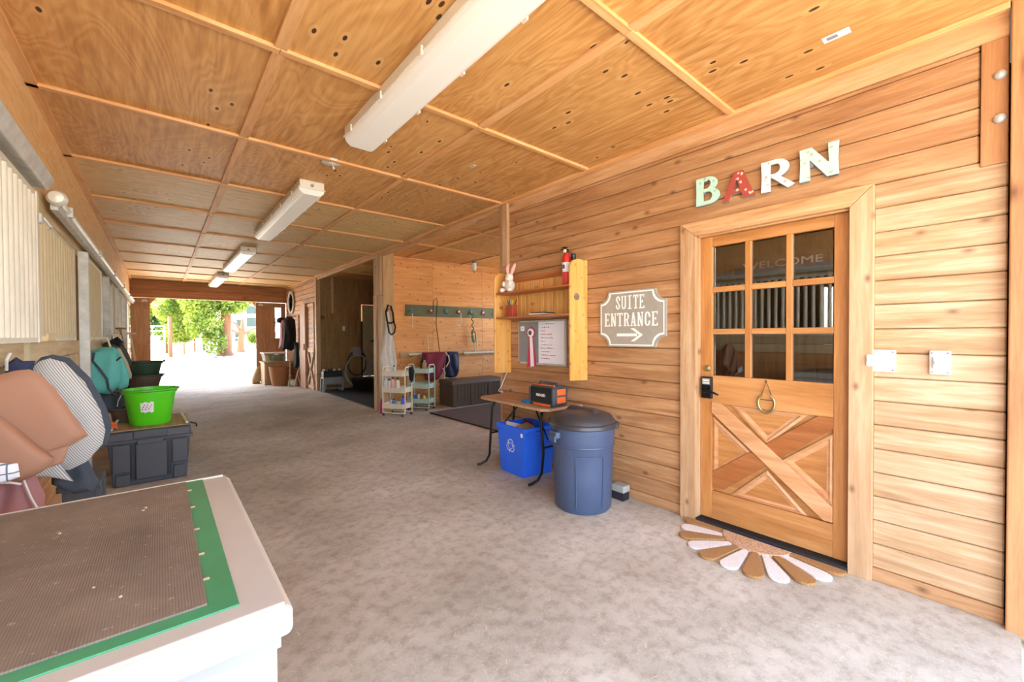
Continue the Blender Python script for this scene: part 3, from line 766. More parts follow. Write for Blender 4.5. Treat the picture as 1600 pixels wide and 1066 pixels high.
# ------------------------------------------------------------------ ceiling fixtures
def fixture(y0, y1, label, cond=False):
    t = empty('strip_light', (1.13, (y0 + y1) / 2, ZC), label, 'ceiling light', 'strip lights in a row on the ceiling')
    put('housing', MB().box(1.02, 1.24, y0, y1, ZC - .018 - .06, ZC - .001), 'offwhite', t, .006)
    p = [(1.015, ZC - .018 - .055), (1.02, ZC - .018 - .085), (1.055, ZC - .018 - .115), (1.205, ZC - .018 - .115), (1.24, ZC - .018 - .085), (1.245, ZC - .018 - .055)]
    put('lens', MB().prism(p, y0 + .012, y1 - .012, 'y'), 'lens', t, .008)
    put('gasket', MB().box(1.008, 1.252, y0 + .004, y1 - .004, ZC - .018 - .062, ZC - .018 - .05), 'offwhite', t, .003)
    y = y0 + .25
    while y < y1:
        for x in (1.006, 1.254): put('clip', MB().box(x - .006, x + .006, y, y + .035, ZC - .018 - .08, ZC - .018 - .035), 'offwhite', t, .002)
        y += .5
    for y in (y0 - .006, y1): put('end_knob', MB().lathe([(.016, 0), (.016, .008)], 12, (1.13, y, ZC - .018 - .03), 'y'), 'grey', t)
    if cond:
        put('conduit', MB().tube([(1.13, y1, ZC - .018 - .03), (1.13, y1 + .3, ZC - .018 - .03)], .012, 8), 'grey', t)
    return t
fixture(.62, 3.05, 'nearest large white strip light overhead')
fixture(4.3, 6.78, 'second strip light, beyond the smoke detector')
fixture(8.1, 10.6, 'third strip light, middle of the far ceiling')
fixture(11.7, 14.05, 'farthest small strip light in front of the end beam')
t = empty('smoke_detector', (1.13, 3.72, ZC), 'round white ceiling rose with a small hanging tab between the first two strip lights', 'detector')
put('rose', MB().lathe([(.0, -.03), (.03, -.03), (.045, -.018), (.075, -.014), (.08, 0)], 24, (1.13, 3.72, ZC)), 'white', t, smooth=True)
put('tab', MB().tube([(1.13, 3.70, ZC - .02), (1.14, 3.69, ZC - .06)], .004, 6).ball((1.14, 3.69, ZC - .065), .01), 'white', t, smooth=True)
for x, y, w, l in ((2.6, .56, .055, 'small white printed sticker on the near ceiling panel above the doorway'), (2.12, 3.03, .03, 'tiny pale sticker on the ceiling panel beside the first strip light')):
    t = put('sticker', MB().box(x - w / 2, x + w / 2, y - w, y + w, ZC - .0015, ZC - .0002), 'paper'); tag(t, l, 'sticker')
    put('print', MB().box(x - w / 4, x + w / 4, y - w * .1, y + w * .7, ZC - .002, ZC - .0015), 'grey', t)
t = empty('jar_light', (4.8, 6.85, ZC), 'caged glass jar light on the alcove ceiling', 'ceiling light')
put('base', MB().lathe([(.05, -.05), (.05, 0)], 14, (4.8, 6.85, ZC)), 'grey', t); put('jar', MB().lathe([(.0, -.2), (.03, -.19), (.042, -.16), (.042, -.05)], 14, (4.8, 6.85, ZC)), 'lens', t, smooth=True)
for a in range(4):
    ca, sa = math.cos(a * PI / 2 + .5), math.sin(a * PI / 2 + .5)
    put('guard_wire', MB().tube([(4.8 + .048 * ca, 6.85 + .048 * sa, ZC - .05), (4.8 + .05 * ca, 6.85 + .05 * sa, ZC - .17), (4.8, 6.85, ZC - .215)], .003, 6), 'galv', t)

# ------------------------------------------------------------------ BARN letters
def arc(cx, cy, rx, ry, a0, a1, n=12): return [(cx + rx * math.cos(math.radians(a0 + (a1 - a0) * i / n)), cy + ry * math.sin(math.radians(a0 + (a1 - a0) * i / n))) for i in range(n + 1)]
def band(cx, cy, ro, ri, a0, a1): return arc(cx, cy, ro[0], ro[1], a0, a1) + arc(cx, cy, ri[0], ri[1], a1, a0)
def letter(ch, yl, zb, w, h, polys, mat, label):
    """polys in unit square, x to the right; the letter stands off the wall on a dark backing edge"""
    mm = MB(); bk = MB(); cx, cz = .5, .5
    for q, P in enumerate(polys):
        mm.prism([(yl - p[0] * w, zb + p[1] * h) for p in P], 2.955 - q * .0003, 2.9655 + q * .0003, 'x')
        bk.prism([(yl - (p[0]) * w + .002, zb + p[1] * h - .003) for p in P], 2.9625 + q * .0003, 2.973 - q * .0003, 'x')
    t = empty('wall_letter', (2.96, yl - w / 2, zb + h / 2), label, 'letter')
    put('face', mm, mat, t); put('backing', bk, 'grey', t); put('spacer', MB().box(2.968, 2.992, yl - w * .35, yl - w * .25, zb + h * .4, zb + h * .6), 'grey', t)
Bp = [[(0, 0), (.03, 0), (.32, 0), (.3, .5), (.32, 1), (0, 1), (.02, .5)], [(.28, .86), (.5, .86), (.5, 1), (.28, 1)], [(.28, .47), (.56, .47), (.56, .58), (.28, .58)], [(.28, 0), (.55, 0), (.55, .13), (.28, .13)],
      band(.5, .745, (.4, .255), (.13, .15), 90, -90), band(.53, .29, (.47, .29), (.17, .165), 90, -90)]
Ap = [[(0, 0), (.2, 0), (.55, .98), (.62, 1), (.38, 1)], [(.38, 1), (.64, 1), (1.02, 0), (.66, .02)], [(.22, .24), (.8, .24), (.8, .38), (.22, .38)]]
Rp = [[(0, 0), (.3, 0), (.29, .5), (.3, 1), (0, 1), (.02, .5)], [(.27, .87), (.5, .87), (.5, 1), (.27, 1)], [(.27, .42), (.5, .42), (.5, .54), (.27, .54)], band(.48, .71, (.4, .29), (.13, .16), 90, -90),
      [(.3, .47), (.56, .47), (1.06, .08), (.84, .0)]]
Np = [[(0, 0), (.28, 0), (.26, .5), (.28, 1), (0, 1), (.02, .5)], [(.74, 0), (1, 0), (.98, .5), (1, 1), (.74, 1), (.76, .5)], [(.0, 1), (.32, 1), (1, .1), (1, 0), (.72, 0)]]
letter('B', 1.447, 2.276, .165, .192, Bp, 'fl_mint', 'pale mint patterned letter B above the entrance door')
letter('A', 1.262, 2.262, .20, .185, Ap, 'fl_red', 'red floral letter A above the entrance door')
letter('R', 1.022, 2.262, .175, .19, Rp, 'fl_white', 'white floral letter R above the entrance door')
letter('N', .812, 2.27, .19, .19, Np, 'fl_mint', 'pale mint floral letter N, last of the word over the door')

# ------------------------------------------------------------------ suite entrance sign
t = empty('wall_sign', (2.97, 2.0, 1.49), 'grey notched-corner sign with white words and an arrow on the plank wall', 'sign')
def notched(y0, y1, z0, z1, r, n=7):     # y0>y1 (left to right)
    P = []
    for (cy, cz, a0, a1) in ((y0, z1, 0, -90), (y1, z1, 270, 180), (y1, z0, 180, 90), (y0, z0, 90, 0)):
        for i in range(n + 1):
            a = math.radians(a0 + (a1 - a0) * i / n); P.append((cy - r * math.cos(a) * (1), cz + r * math.sin(a)))
    return P
def notch(y0, y1, z0, z1, r, n=7):
    P = []
    for cy, cz, a0, a1 in ((y0, z1, -90, 0), (y1, z1, 180, 270), (y1, z0, 90, 180), (y0, z0, 0, 90)):
        for i in range(n + 1):
            a = math.radians(a0 + (a1 - a0) * i / n); P.append((cy - r * math.cos(a), cz + r * math.sin(a)))
    return P
put('board', MB().prism(notch(2.315, 1.685, 1.258, 1.728, .09), 2.965, 2.988, 'x'), 'signgrey', t, .002)
outer = notch(2.303, 1.697, 1.27, 1.716, .092); inner = notch(2.293, 1.707, 1.28, 1.706, .096)
mm = MB(); n = len(outer)
A = [mm.bm.verts.new((2.9642, p[0], p[1])) for p in outer]; B = [mm.bm.verts.new((2.9642, p[0], p[1])) for p in inner]
for i in range(n): mm.bm.faces.new((A[i], A[(i + 1) % n], B[(i + 1) % n], B[i]))
put('border_line', mm, 'print', t)
def stroke(mm, a, b, w, x):
    L = math.dist(a, b); ny, nz = -(b[1] - a[1]) / L * w / 2, (b[0] - a[0]) / L * w / 2
    mm.prism([(a[0] + ny, a[1] + nz), (b[0] + ny, b[1] + nz), (b[0] - ny, b[1] - nz), (a[0] - ny, a[1] - nz)], x, x + .001, 'x')
SL = {}     # condensed slab-serif letters on a 1 x 1 grid: rectangles, bands and slants
def rc(x0, x1, y0, y1): return [(x0, y0), (x1, y0), (x1, y1), (x0, y1)]
sv = .26; sh = .08
SL['I'] = [rc(.37, .63, 0, 1), rc(.15, .85, 0, sh), rc(.15, .85, 1 - sh, 1)]
SL['T'] = [rc(.37, .63, 0, 1), rc(.22, .78, 0, sh), rc(0, 1, 1 - sh, 1), rc(0, .14, .8, 1), rc(.86, 1, .8, 1)]
SL['U'] = [rc(.06, .3, .25, 1), rc(.7, .94, .25, 1), band(.5, .27, (.44, .27), (.2, .17), 180, 360), rc(0, .38, 1 - sh, 1), rc(.62, 1, 1 - sh, 1)]
SL['E'] = [rc(.1, .36, 0, 1), rc(0, .95, 0, sh), rc(0, .92, 1 - sh, 1), rc(.3, .7, .46, .54), rc(.82, .95, 0, .2), rc(.8, .92, .8, 1), rc(.6, .7, .4, .6)]
SL['N'] = [rc(.08, .3, 0, 1), rc(.74, .9, 0, 1), [(.08, 1), (.34, 1), (.9, 0), (.66, 0)], rc(0, .42, 0, sh), rc(.6, 1, 1 - sh, 1), rc(0, .3, 1 - sh, 1)]
SL['R'] = [rc(.08, .34, 0, 1), rc(0, .45, 0, sh), rc(0, .55, 1 - sh, 1), rc(.3, .55, .44, .52), band(.52, .72, (.4, .28), (.15, .2), 90, -90), [(.45, .48), (.68, .48), (.9, 0), (.66, 0)], rc(.64, 1, 0, sh)]
SL['A'] = [[(.1, 0), (.28, 0), (.56, 1), (.4, 1)], [(.44, 1), (.62, 1), (.92, 0), (.66, 0)], rc(.25, .75, .24, .32), rc(0, .38, 0, sh), rc(.58, 1, 0, sh)]
SL['C'] = [rc(.06, .32, .25, .75), band(.5, .27, (.44, .27), (.18, .17), 180, 360), band(.5, .73, (.44, .27), (.18, .17), 0, 180), rc(.7, .94, .62, .75), rc(.7, .94, .25, .36)]
SL['S'] = [band(.5, .73, (.44, .27), (.18, .17), 0, 180), rc(.68, .94, .66, .74), band(.5, .27, (.44, .27), (.18, .17), 180, 360), rc(.06, .32, .26, .34), [(.06, .74), (.32, .74), (.94, .27), (.68, .27)], rc(.06, .32, .68, .75), rc(.68, .94, .25, .3)]
def slab(word, yl, zb, cw, h, gap):
    y = yl
    for ch in word:
        mm = MB()
        for q, P in enumerate(SL[ch]): mm.prism([(y - p[0] * cw, zb + p[1] * h) for p in P], 2.9640 - q * .00012, 2.9655, 'x')
        put('printed_letter', mm, 'print', t); y -= cw + gap
slab('SUITE', 2.148, 1.573, .048, .112, .0095)
slab('ENTRANCE', 2.262, 1.431, .0555, .112, .0095)
mm = MB().prism([(2.135, 1.347), (2.135, 1.370), (1.94, 1.370), (1.94, 1.347)], 2.9638, 2.965, 'x')
mm.prism([(2.0, 1.412), (1.965, 1.412), (1.885, 1.3585), (1.92, 1.3585)], 2.9634, 2.965, 'x').prism([(2.0, 1.305), (1.965, 1.305), (1.885, 1.3585), (1.92, 1.3585)], 2.9634, 2.965, 'x')
put('printed_arrow', mm, 'print', t)

# ------------------------------------------------------------------ switches, horseshoe, doormat
def switch(y0, y1, label, w2):
    t = empty('outdoor_switch', (2.97, (y0 + y1) / 2, 1.21), label, 'switch')
    put('plate', MB().box(2.962, 2.992, y1, y0, 1.152, 1.272), 'white', t, .006)
    put('cover', MB().box(2.945, 2.962, y1 + w2, y0 - .012, 1.18, 1.245), 'white', t, .01)
    put('lever', MB().box(2.932, 2.946, y1 + .03, y0 - .02, 1.205, 1.222), 'white', t, .004)
    for y in (y0 - .01, y1 + .01):
        for z in (1.164, 1.26): put('screw', MB().lathe([(.004, -.003), (.005, 0)], 8, (2.962, y, z), 'x'), 'grey', t)
switch(.51, .378, 'wide white weatherproof switch cover on the door casing', .02)
switch(.252, .176, 'small square white weatherproof switch on the pale planks', .012)
t = empty('horseshoe', (3.0, 1.005, .93), 'brass horseshoe hanging on a cord from the entrance door', 'horseshoe')
pts = [(3.008, 1.005 - .048 * math.sin(a) * (1 if abs(a) < 2.2 else .9), .91 - .062 * math.cos(a)) for a in [(-2.55 + 5.1 * i / 24) for i in range(25)]]
put('shoe', MB().tube(pts, [.006 + .003 * math.sin(PI * i / 24) for i in range(25)], 8), 'brass', t, smooth=True)
put('cord', MB().tube([(3.008, 1.035, .96), (3.01, 1.006, 1.05), (3.008, .976, .96)], .0022, 6).tube([(3.008, 1.04, .93), (3.008, .97, .93)], .002, 6), 'blackcloth', t)
put('hook', MB().tube([(3.02, 1.006, 1.045), (3.0, 1.006, 1.05), (3.0, 1.006, 1.06)], .003, 6), 'blackm', t)

t = empty('doormat', (2.93, 1.03, 0), 'half-daisy coir doormat with brown and white petals at the entrance door', 'doormat')
mc = (2.94, 1.04)
put('centre', MB().prism([(mc[0] + .0, mc[1] + .2)] + [(mc[0] - .17 * math.sin(a), mc[1] + .2 * math.cos(a)) for a in [PI * i / 14 for i in range(1, 14)]] + [(mc[0], mc[1] - .2)], .001, .022, 'z'), 'coirc', t, .004)
for i in range(11):
    a = math.radians(2 + 17.6 * i); br = i % 2 == 0
    ux, uy = -math.sin(a), math.cos(a); vx, vy = -uy, ux
    L = .47 if br else .455; wd = .062 if br else .06
    P = []
    for k in range(19):
        s_ = math.sin(PI / 2 * k / 18); P.append((.12 + (L - .12) * s_, wd * (s_ ** .7) * math.sqrt(max(0, 1 - max(0, (s_ - .8) / .2) ** 2))))
    out = [(mc[0] + ux * p + vx * q, mc[1] + uy * p + vy * q) for p, q in P] + [(mc[0] + ux * p - vx * q, mc[1] + uy * p - vy * q) for p, q in P[::-1][1:]]
    out = [(min(x, 2.95), y) for x, y in out]
    put('petal', MB().prism(out, .001, .019 if br else .015, 'z'), 'coir' if br else 'coirw', t, .003)

# ------------------------------------------------------------------ chest freezer in the foreground
t = empty('chest_freezer', (-.2, 1.25, 0), 'white chest freezer with green-edged lid and brown ribbed mat on top', 'freezer')
fx0, fx1, fy0, fy1 = -.56, .174, .803, 1.706
put('cabinet', MB().box(fx0 + .015, fx1 - .022, fy0 + .022, fy1 - .02, .03, .815), 'white_gloss', t, .01)
put('lid', MB().box(fx0, fx1, fy0, fy1, .835, .888), 'white_gloss', t, .014, seg=4)
put('seal', MB().box(fx0 + .02, fx1 - .018, fy0 + .018, fy1 - .016, .812, .838), 'grey', t)
put('lid_band', MB().box(fx0 + .004, fx1 - .012, fy0 + .012, fy1 - .012, .887, .8935), 'grey_lid', t, .003)
put('green_panel', MB().box(fx0 + .004, fx1 - .075, fy0 + .052, fy1 - .022, .8925, .8965), 'green_lid', t, .001)
put('rubber_mat', MB().box(fx0 + .004, fx1 - .118, fy0 + .082, fy1 - .03, .8965, .9005), 'ribmat', t, .001)
put('lid_rim', MB().box(fx0 + .004, fx1 - .02, fy1 - .02, fy1 - .008, .8925, .8985), 'white_gloss', t, .002)
for y in (.98, 1.1, 1.25, 1.42, 1.58): put('mat_nick', MB().box(fx1 - .1185, fx1 - .108, y, y + .003, .8963, .9004), 'table', t)
r = random.Random(4)
for i in range(9):
    x, y = r.uniform(-.5, 0), r.uniform(.95, 1.6); put('crumb', MB().ball((x, y, .9015), r.uniform(.002, .004), (1, 1.3, .5), 1), 'sand', t)
put('front_trim', MB().box(fx0 + .05, fx1 - .09, fy0 + .016, fy0 + .023, .70, .715), 'offwhite', t); put('lock_button', MB().lathe([(.007, -.004), (.008, 0)], 14, (.077, fy0 + .022, .70), 'y'), 'grey', t)
put('badge_plate', MB().box(.05, .14, fy0 + .018, fy0 + .023, .655, .695), 'offwhite', t, .002)
for x in (fx0 + .08, fx1 - .1):
    for y in (fy0 + .08, fy1 - .1): put('foot', MB().lathe([(.02, 0), (.02, .032)], 10, (x, y, 0)), 'black', t)

# ------------------------------------------------------------------ blankets and racks on the left
def rack(y, z, label, x1=-.24):
    t = empty('saddle_rack', (-.55, y, z), label, 'rack'); put('arm', MB().tube([(-.575, y, z), (x1, y, z - .02)], .022, 10), 'blackm', t, smooth=True)
    put('bracket', MB().box(-.582, -.565, y - .05, y + .05, z - .16, z + .04), 'blackm', t); put('strut', MB().tube([(-.57, y, z - .14), (-.42, y, z - .01)], .01, 8), 'blackm', t)
rack(2.72, 1.13, 'black rack arm under the tan canvas cover', -.38); rack(3.16, 1.14, 'black rack arm under the striped pad', -.36); rack(5.95, 1.14, 'black rack arm under the teal blanket', -.36)
t = empty('canvas_cover', (-.42, 2.65, 1.0), 'large tan canvas cover folded over a rack behind the freezer', 'cover')
put('front_fold', MB().puff([(-.575, 1.19), (-.52, 1.205), (-.47, 1.222), (-.43, 1.225), (-.40, 1.205), (-.355, 1.135), (-.305, 1.02), (-.256, .915), (-.35, .85), (-.45, .80), (-.575, .9)], 2.69, .03, 'y', folds=.004, fr=22, seed=3, cen=(-.43, 1.03), back=2.4, rings=9), 'leather', t, smooth=True)
put('tab_fold', MB().puff([(-.39, .87), (-.315, .885), (-.325, .835), (-.335, .81), (-.37, .80), (-.41, .80)], 2.66, .012, 'y', seed=3), 'leather', t, smooth=True)
put('lower_flap', MB().puff([(-.575, 1.13), (-.55, 1.10), (-.47, 1.0), (-.40, .90), (-.358, .845), (-.362, .812), (-.40, .785), (-.45, .762), (-.485, .768), (-.575, .90)], 2.64, .04, 'y', folds=.003, fr=18, seed=8, cen=(-.48, .90), back=.5, rings=9), 'leather', t, smooth=True)
t = empty('striped_pad', (-.35, 3.1, 1.0), 'grey pinstriped pad with a dark navy edge beside the tan cover', 'pad')
ps = [(-.50, 1.19), (-.455, 1.245), (-.42, 1.258), (-.37, 1.235), (-.30, 1.13), (-.245, .98), (-.228, .87), (-.24, .80), (-.30, .72), (-.36, .69), (-.40, .70), (-.46, .8), (-.52, 1.0)]
put('pad_face', MB().puff(ps, 3.05, .05, 'y', seed=2, cen=(-.37, .97), back=.5), 'stripe', t, smooth=True)
pe = [(-.50, 1.20), (-.46, 1.262), (-.42, 1.275), (-.36, 1.255), (-.285, 1.145), (-.227, .985), (-.208, .87), (-.225, .79), (-.29, .74), (-.5, .9)]
put('binding', MB().puff(pe, 3.12, .03, 'y', seed=2, cen=(-.37, 1.0), back=.8), 'charcloth', t, smooth=True)
put('hanging_tail', MB().puff([(-.50, .78), (-.43, .79), (-.39, .74), (-.34, .64), (-.42, .68), (-.5, .7)], 3.0, .02, 'y', seed=5), 'stripe', t, smooth=True)
t = put('halter_bundle', MB().puff([(-.56, 1.23), (-.52, 1.27), (-.5, 1.25), (-.46, 1.25), (-.47, 1.2), (-.55, 1.17)], 3.0, .03, 'y', folds=.006, fr=60, seed=3), 'navy', smooth=True); tag(t, 'navy halter bundle peeking over the tan cover', 'halter')
put('strap', MB().tube([(-.545, 2.97, 1.21), (-.54, 2.95, 1.26), (-.53, 2.96, 1.29)], .006, 6), 'sheet', t)
t = empty('mauve_blanket', (-.5, 2.45, .75), 'folded dusky pink blanket hanging below the tan cover', 'blanket')
put('fold', MB().puff([(-.575, .93), (-.53, .9), (-.44, .80), (-.40, .66), (-.41, .55), (-.47, .5), (-.575, .5)], 2.75, .06, 'y', folds=.012, fr=60, seed=6), 'mauve', t, smooth=True)
put('upper_fold', MB().puff([(-.575, .98), (-.5, .86), (-.49, .8), (-.575, .83)], 2.62, .03, 'y', seed=6), 'mauve', t, smooth=True)
put('piping', MB().tube([(-.575, 2.585, .80), (-.47, 2.59, .775), (-.445, 2.6, .76)], .005, 6).tube([(-.45, 2.66, .77), (-.43, 2.67, .68), (-.405, 2.68, .6)], .004, 6), 'sheet', t)
t = put('plaid_towel', MB().puff([(-.575, .885), (-.53, .875), (-.445, .855), (-.44, .80), (-.48, .785), (-.575, .80)], 2.56, .022, 'y', seed=7), 'plaid', smooth=True); tag(t, 'white plaid towel hanging under the tan cover at the left edge', 'towel')
t = put('charcoal_blanket', MB().puff([(-.43, .76), (-.37, .79), (-.30, .72), (-.26, .6), (-.28, .55), (-.35, .55), (-.43, .62)], 3.1, .05, 'y', folds=.01, fr=50, seed=9), 'charcloth', smooth=True); tag(t, 'charcoal blanket hanging below the striped pad', 'blanket')
t = empty('step_stool', (-.34, 3.45, 0), 'dark grey step stool on the floor under the striped pad', 'stool')
put('top', MB().box(-.45, -.27, 3.35, 3.6, .5, .54), 'dgrey', t, .006)
for x in (-.43, -.30):
    for y in (3.38, 3.56): put('leg', MB().box(x, x + .03, y - .015, y + .015, 0, .5), 'dgrey', t, .003)
put('side_panel', MB().box(-.40, -.3, 3.365, 3.38, .15, .5), 'dgrey', t)
t = empty('teal_blanket', (-.4, 5.9, 1.0), 'teal canvas horse blanket with grey edging hung on the stall front', 'blanket')
tp = [(-.56, 1.20), (-.52, 1.235), (-.44, 1.262), (-.36, 1.26), (-.33, 1.2), (-.30, 1.08), (-.30, .9), (-.36, .83), (-.42, .78), (-.5, .80), (-.56, .84)]
put('drape', MB().puff(tp, 5.85, .09, 'y', folds=.012, fr=35, seed=4, back=.8), 'teal', t, smooth=True)
put('side_drape', MB().puff([(-.38, 1.24), (-.34, 1.25), (-.29, 1.12), (-.25, .95), (-.26, .86), (-.33, .8), (-.36, .85), (-.36, 1.05)], 5.88, .05, 'y', folds=.005, fr=30, seed=5), 'teal', t, smooth=True)
put('beige_lining', MB().puff([(-.345, 1.255), (-.32, 1.24), (-.265, 1.1), (-.235, .97), (-.24, .92), (-.27, .93), (-.31, 1.1)], 5.93, .03, 'y', seed=5), 'beige', t, smooth=True)
put('edging', MB().tube([(-.50, 5.76, 1.21), (-.51, 5.75, 1.13), (-.46, 5.73, 1.05), (-.41, 5.73, .95), (-.40, 5.73, .85), (-.36, 5.74, .78), (-.30, 5.76, .77)], .009, 8), 'charcloth', t, smooth=True)
put('strap', MB().tube([(-.37, 5.78, 1.1), (-.31, 5.77, 1.16)], .008, 6), 'blackcloth', t)
put('strap', MB().tube([(-.47, 5.84, .8), (-.36, 5.8, .72), (-.33, 5.8, .8)], .006, 6), 'blackcloth', t)
t = put('folded_cloth', MB().puff([(-.5, .78), (-.36, .8), (-.30, .72), (-.32, .62), (-.45, .6)], 5.8, .05, 'y', folds=.01, fr=60, seed=3), 'charcloth', smooth=True); tag(t, 'grey folded cloth below the teal blanket', 'cloth')
for i, (z, y) in enumerate(((1.32, 6.0), (1.36, 7.3), (1.36, 7.75))):
    t = empty('hanger_hook', (-.5, y, z), ['bent wire hook above the teal blanket', 'first bent wire hook above the dark coats', 'second bent wire hook above the dark coats'][i], 'hook')
    put('hook_wire', MB().tube([(-.565, y, z), (-.5, y, z + .04), (-.42, y, z + .03), (-.4, y, z - .06)], .009, 8), 'rope', t, smooth=True)
t = empty('dark_coat', (-.42, 7.4, 1.1), 'dark green oilcloth coat hung beyond the teal blanket', 'coat')
put('body', MB().puff([(-.56, 1.28), (-.48, 1.33), (-.4, 1.3), (-.34, 1.2), (-.29, 1.05), (-.30, .98), (-.4, .95), (-.52, 1.0)], 7.35, .08, 'y', folds=.02, fr=40, seed=11), 'oilcloth', t, smooth=True)
put('collar', MB().puff([(-.52, 1.3), (-.42, 1.37), (-.36, 1.3), (-.4, 1.24)], 7.28, .04, 'y', folds=.01, fr=60, seed=1), 'blackcloth', t, smooth=True)
for x, y, h, m_, l in ((-.36, 8.85, 1.5, 'timber', 'brown wooden fork handle leaning on the stall front'), (-.25, 9.05, 1.42, 'rope', 'pale wooden broom handle leaning beside the dark coat')):
    t = empty('tool', (x, y, 0), l, 'tool'); put('handle', MB().tube([(x + .05, y, .02), (x - .12, y + .05, h)], .014, 8), m_, t); put('head', MB().box(x - .03, x + .13, y - .03, y + .03, 0, .07), 'black', t)
    put('grip', MB().tube([(x - .19, y + .05, h), (x - .05, y + .05, h)], .014, 8), m_, t)

# ------------------------------------------------------------------ storage tote with buckets
t = empty('storage_tote', (-.07, 5.5, 0), 'large charcoal plastic tote carrying the lime bucket', 'tote')
X0, X1, Y0, Y1 = -.375, .21, 5.14, 5.98
put('body', MB().hexa([(X0 + .03, Y0 + .02, 0), (X1 - .03, Y0 + .02, 0), (X1 - .03, Y1 - .03, 0), (X0 + .03, Y1 - .03, 0)], [(X0, Y0, .42), (X1, Y0, .42), (X1, Y1, .42), (X0, Y1, .42)]), 'dgrey', t, .01)
put('lid', MB().hexa([(X0 - .015, Y0 - .02, .415), (X1 + .015, Y0 - .02, .415), (X1 + .015, Y1 + .02, .415), (X0 - .015, Y1 + .02, .415)], [(X0, Y0 + .01, .50), (X1, Y0 + .01, .50), (X1, Y1, .50), (X0, Y1, .50)]), 'dgrey', t, .015)
put('lid_rim', MB().box(X0 - .02, X1 + .02, Y0 - .03, Y1 + .025, .40, .425), 'dgrey', t, .006)
put('lid_groove_panel', MB().box(X0 + .17, X1 - .17, Y0 - .022, Y0 + .03, .43, .5), 'dgrey', t, .008)
put('front_panel', MB().box(X0 + .03, X0 + .15, Y0 - .012, Y0 + .03, .13, .385), 'dgrey', t, .008); put('front_panel', MB().box(X1 - .14, X1 - .02, Y0 - .012, Y0 + .03, .16, .385), 'dgrey', t, .008)
put('front_panel', MB().box(X0 + .185, X1 - .175, Y0 - .018, Y0 + .03, .05, .39), 'dgrey', t, .01)
put('front_slot', MB().box(X0 + .155, X0 + .18, Y0 - .006, Y0 + .03, .05, .385), 'black', t); put('front_slot', MB().box(X1 - .17, X1 - .145, Y0 - .006, Y0 + .03, .05, .385), 'black', t)
put('foot_step', MB().box(X0 + .05, X0 + .15, Y0 - .008, Y0 + .03, .01, .11), 'dgrey', t, .006); put('foot_step', MB().box(X1 - .13, X1 - .03, Y0 - .008, Y0 + .03, .01, .13), 'dgrey', t, .006)
put('wooden_top', MB().box(X0 + .01, X1 - .01, Y0 + .05, Y1 - .01, .50, .506), 'table', t)
put('latch', MB().box(X0 + .2, X1 - .2, Y0 - .036, Y0 - .01, .375, .42), 'dgrey', t, .005)
put('handle', MB().tube([(X1 + .0, Y0 + .05, .52), (X1 + .05, Y0 + .05, .50), (X1 + .05, Y0 + .02, .48)], .007, 8), 'blackm', t)
put('handle_bar', MB().tube([(X1 - .02, Y0 + .1, .515), (X1 - .05, Y0 + .55, .545)], .011, 8), 'galv_w', t, smooth=True)
put('handle_bar', MB().tube([(X0 + .02, Y0 + .1, .515), (X0 + .04, Y0 + .5, .54)], .011, 8), 'galv_w', t, smooth=True)
def bucket(nm, c, r0, r1, h, mat, label, cat='bucket', flare=.02):
    t = empty(nm, c, label, cat)
    put('body', MB().lathe([(0, 0), (r0 - .01, 0), (r0, .01), (r1, h), (r1 + flare, h + .002), (r1 + flare, h + .012), (r1 - .003, h + .012), (r0 - .006, .02), (0, .018)], 36, c), mat, t, smooth=True)
    put('rim', MB().lathe([(r1, h - .03), (r1 + .008, h - .028), (r1 + .01, h - .01), (r1 + flare, h)], 36, c, cap=False), mat, t, smooth=True)
    return t
t = bucket('feed_bucket', (-.085, 5.46, .507), .155, .20, .335, 'lime', 'bright lime green bucket with a torn label on the charcoal tote', flare=.026)
c = Vector((-.085, 5.46, .507))
mm = MB()     # torn sticker following the bucket wall
for lay, (aa, bb, zz0, zz1) in enumerate(((-106, -84, .13, .24),)):
    G = []
    for i in range(7):
        a = math.radians(-112 + 30 * i / 6); row = []
        for j in range(4):
            z = .135 + .095 * j / 3 + .008 * math.sin(i * 2.1 + j); rr = .155 + (.2 - .155) * z / .335 + .0025
            row.append(mm.bm.verts.new((c.x + rr * math.cos(a), c.y + rr * math.sin(a), c.z + z)))
        G.append(row)
    for i in range(6):
        for j in range(3): mm.bm.faces.new((G[i][j], G[i + 1][j], G[i + 1][j + 1], G[i][j + 1]))
put('torn_label', mm, 'paper', t)
mm = MB()
for k in range(9):
    a = math.radians(-108 + 2.6 * k); z = .16 + .02 * (k % 3); rr = .155 + .045 * z / .335 + .005
    mm.box(c.x + rr * math.cos(a) - .004, c.x + rr * math.cos(a) + .004, c.y + rr * math.sin(a) - .001, c.y + rr * math.sin(a) + .001, c.z + z, c.z + z + .012)
put('label_marks', mm, 'ink', t)
put('handle', MB().tube([(c.x - .2, c.y, c.z + .32), (c.x - .23, c.y - .04, c.z + .25), (c.x - .235, c.y - .06, c.z + .2)], .004, 6), 'galv', t)
put('dirt_ring', MB().lathe([(.219, .3475), (.223, .349), (.205, .3485)], 36, tuple(c), cap=False), 'tubb', t)
bucket('rubber_bucket', (-.27, 5.78, .507), .11, .13, .13, 'tubb', 'brown rubber feed pan behind the lime bucket')
t = put('lead_rope', MB().tube([(-.34 + .02 * math.cos(a * 1.9), 5.3 + .05 * math.sin(a), .522 + .004 * a) for a in [i * .5 for i in range(26)]], .008, 6), 'orange', smooth=True); tag(t, 'coiled orange and tan lead rope on the left of the tote', 'rope')
t = empty('storage_tote', (-.2, 8.3, 0), 'second dark tote under the green tub, farther along the wall', 'tote')
put('body', MB().box(-.5, .0, 8.0, 8.6, 0, .55), 'dgrey', t, .01); put('lid', MB().box(-.52, .02, 7.98, 8.62, .55, .6), 'dgrey', t, .01)
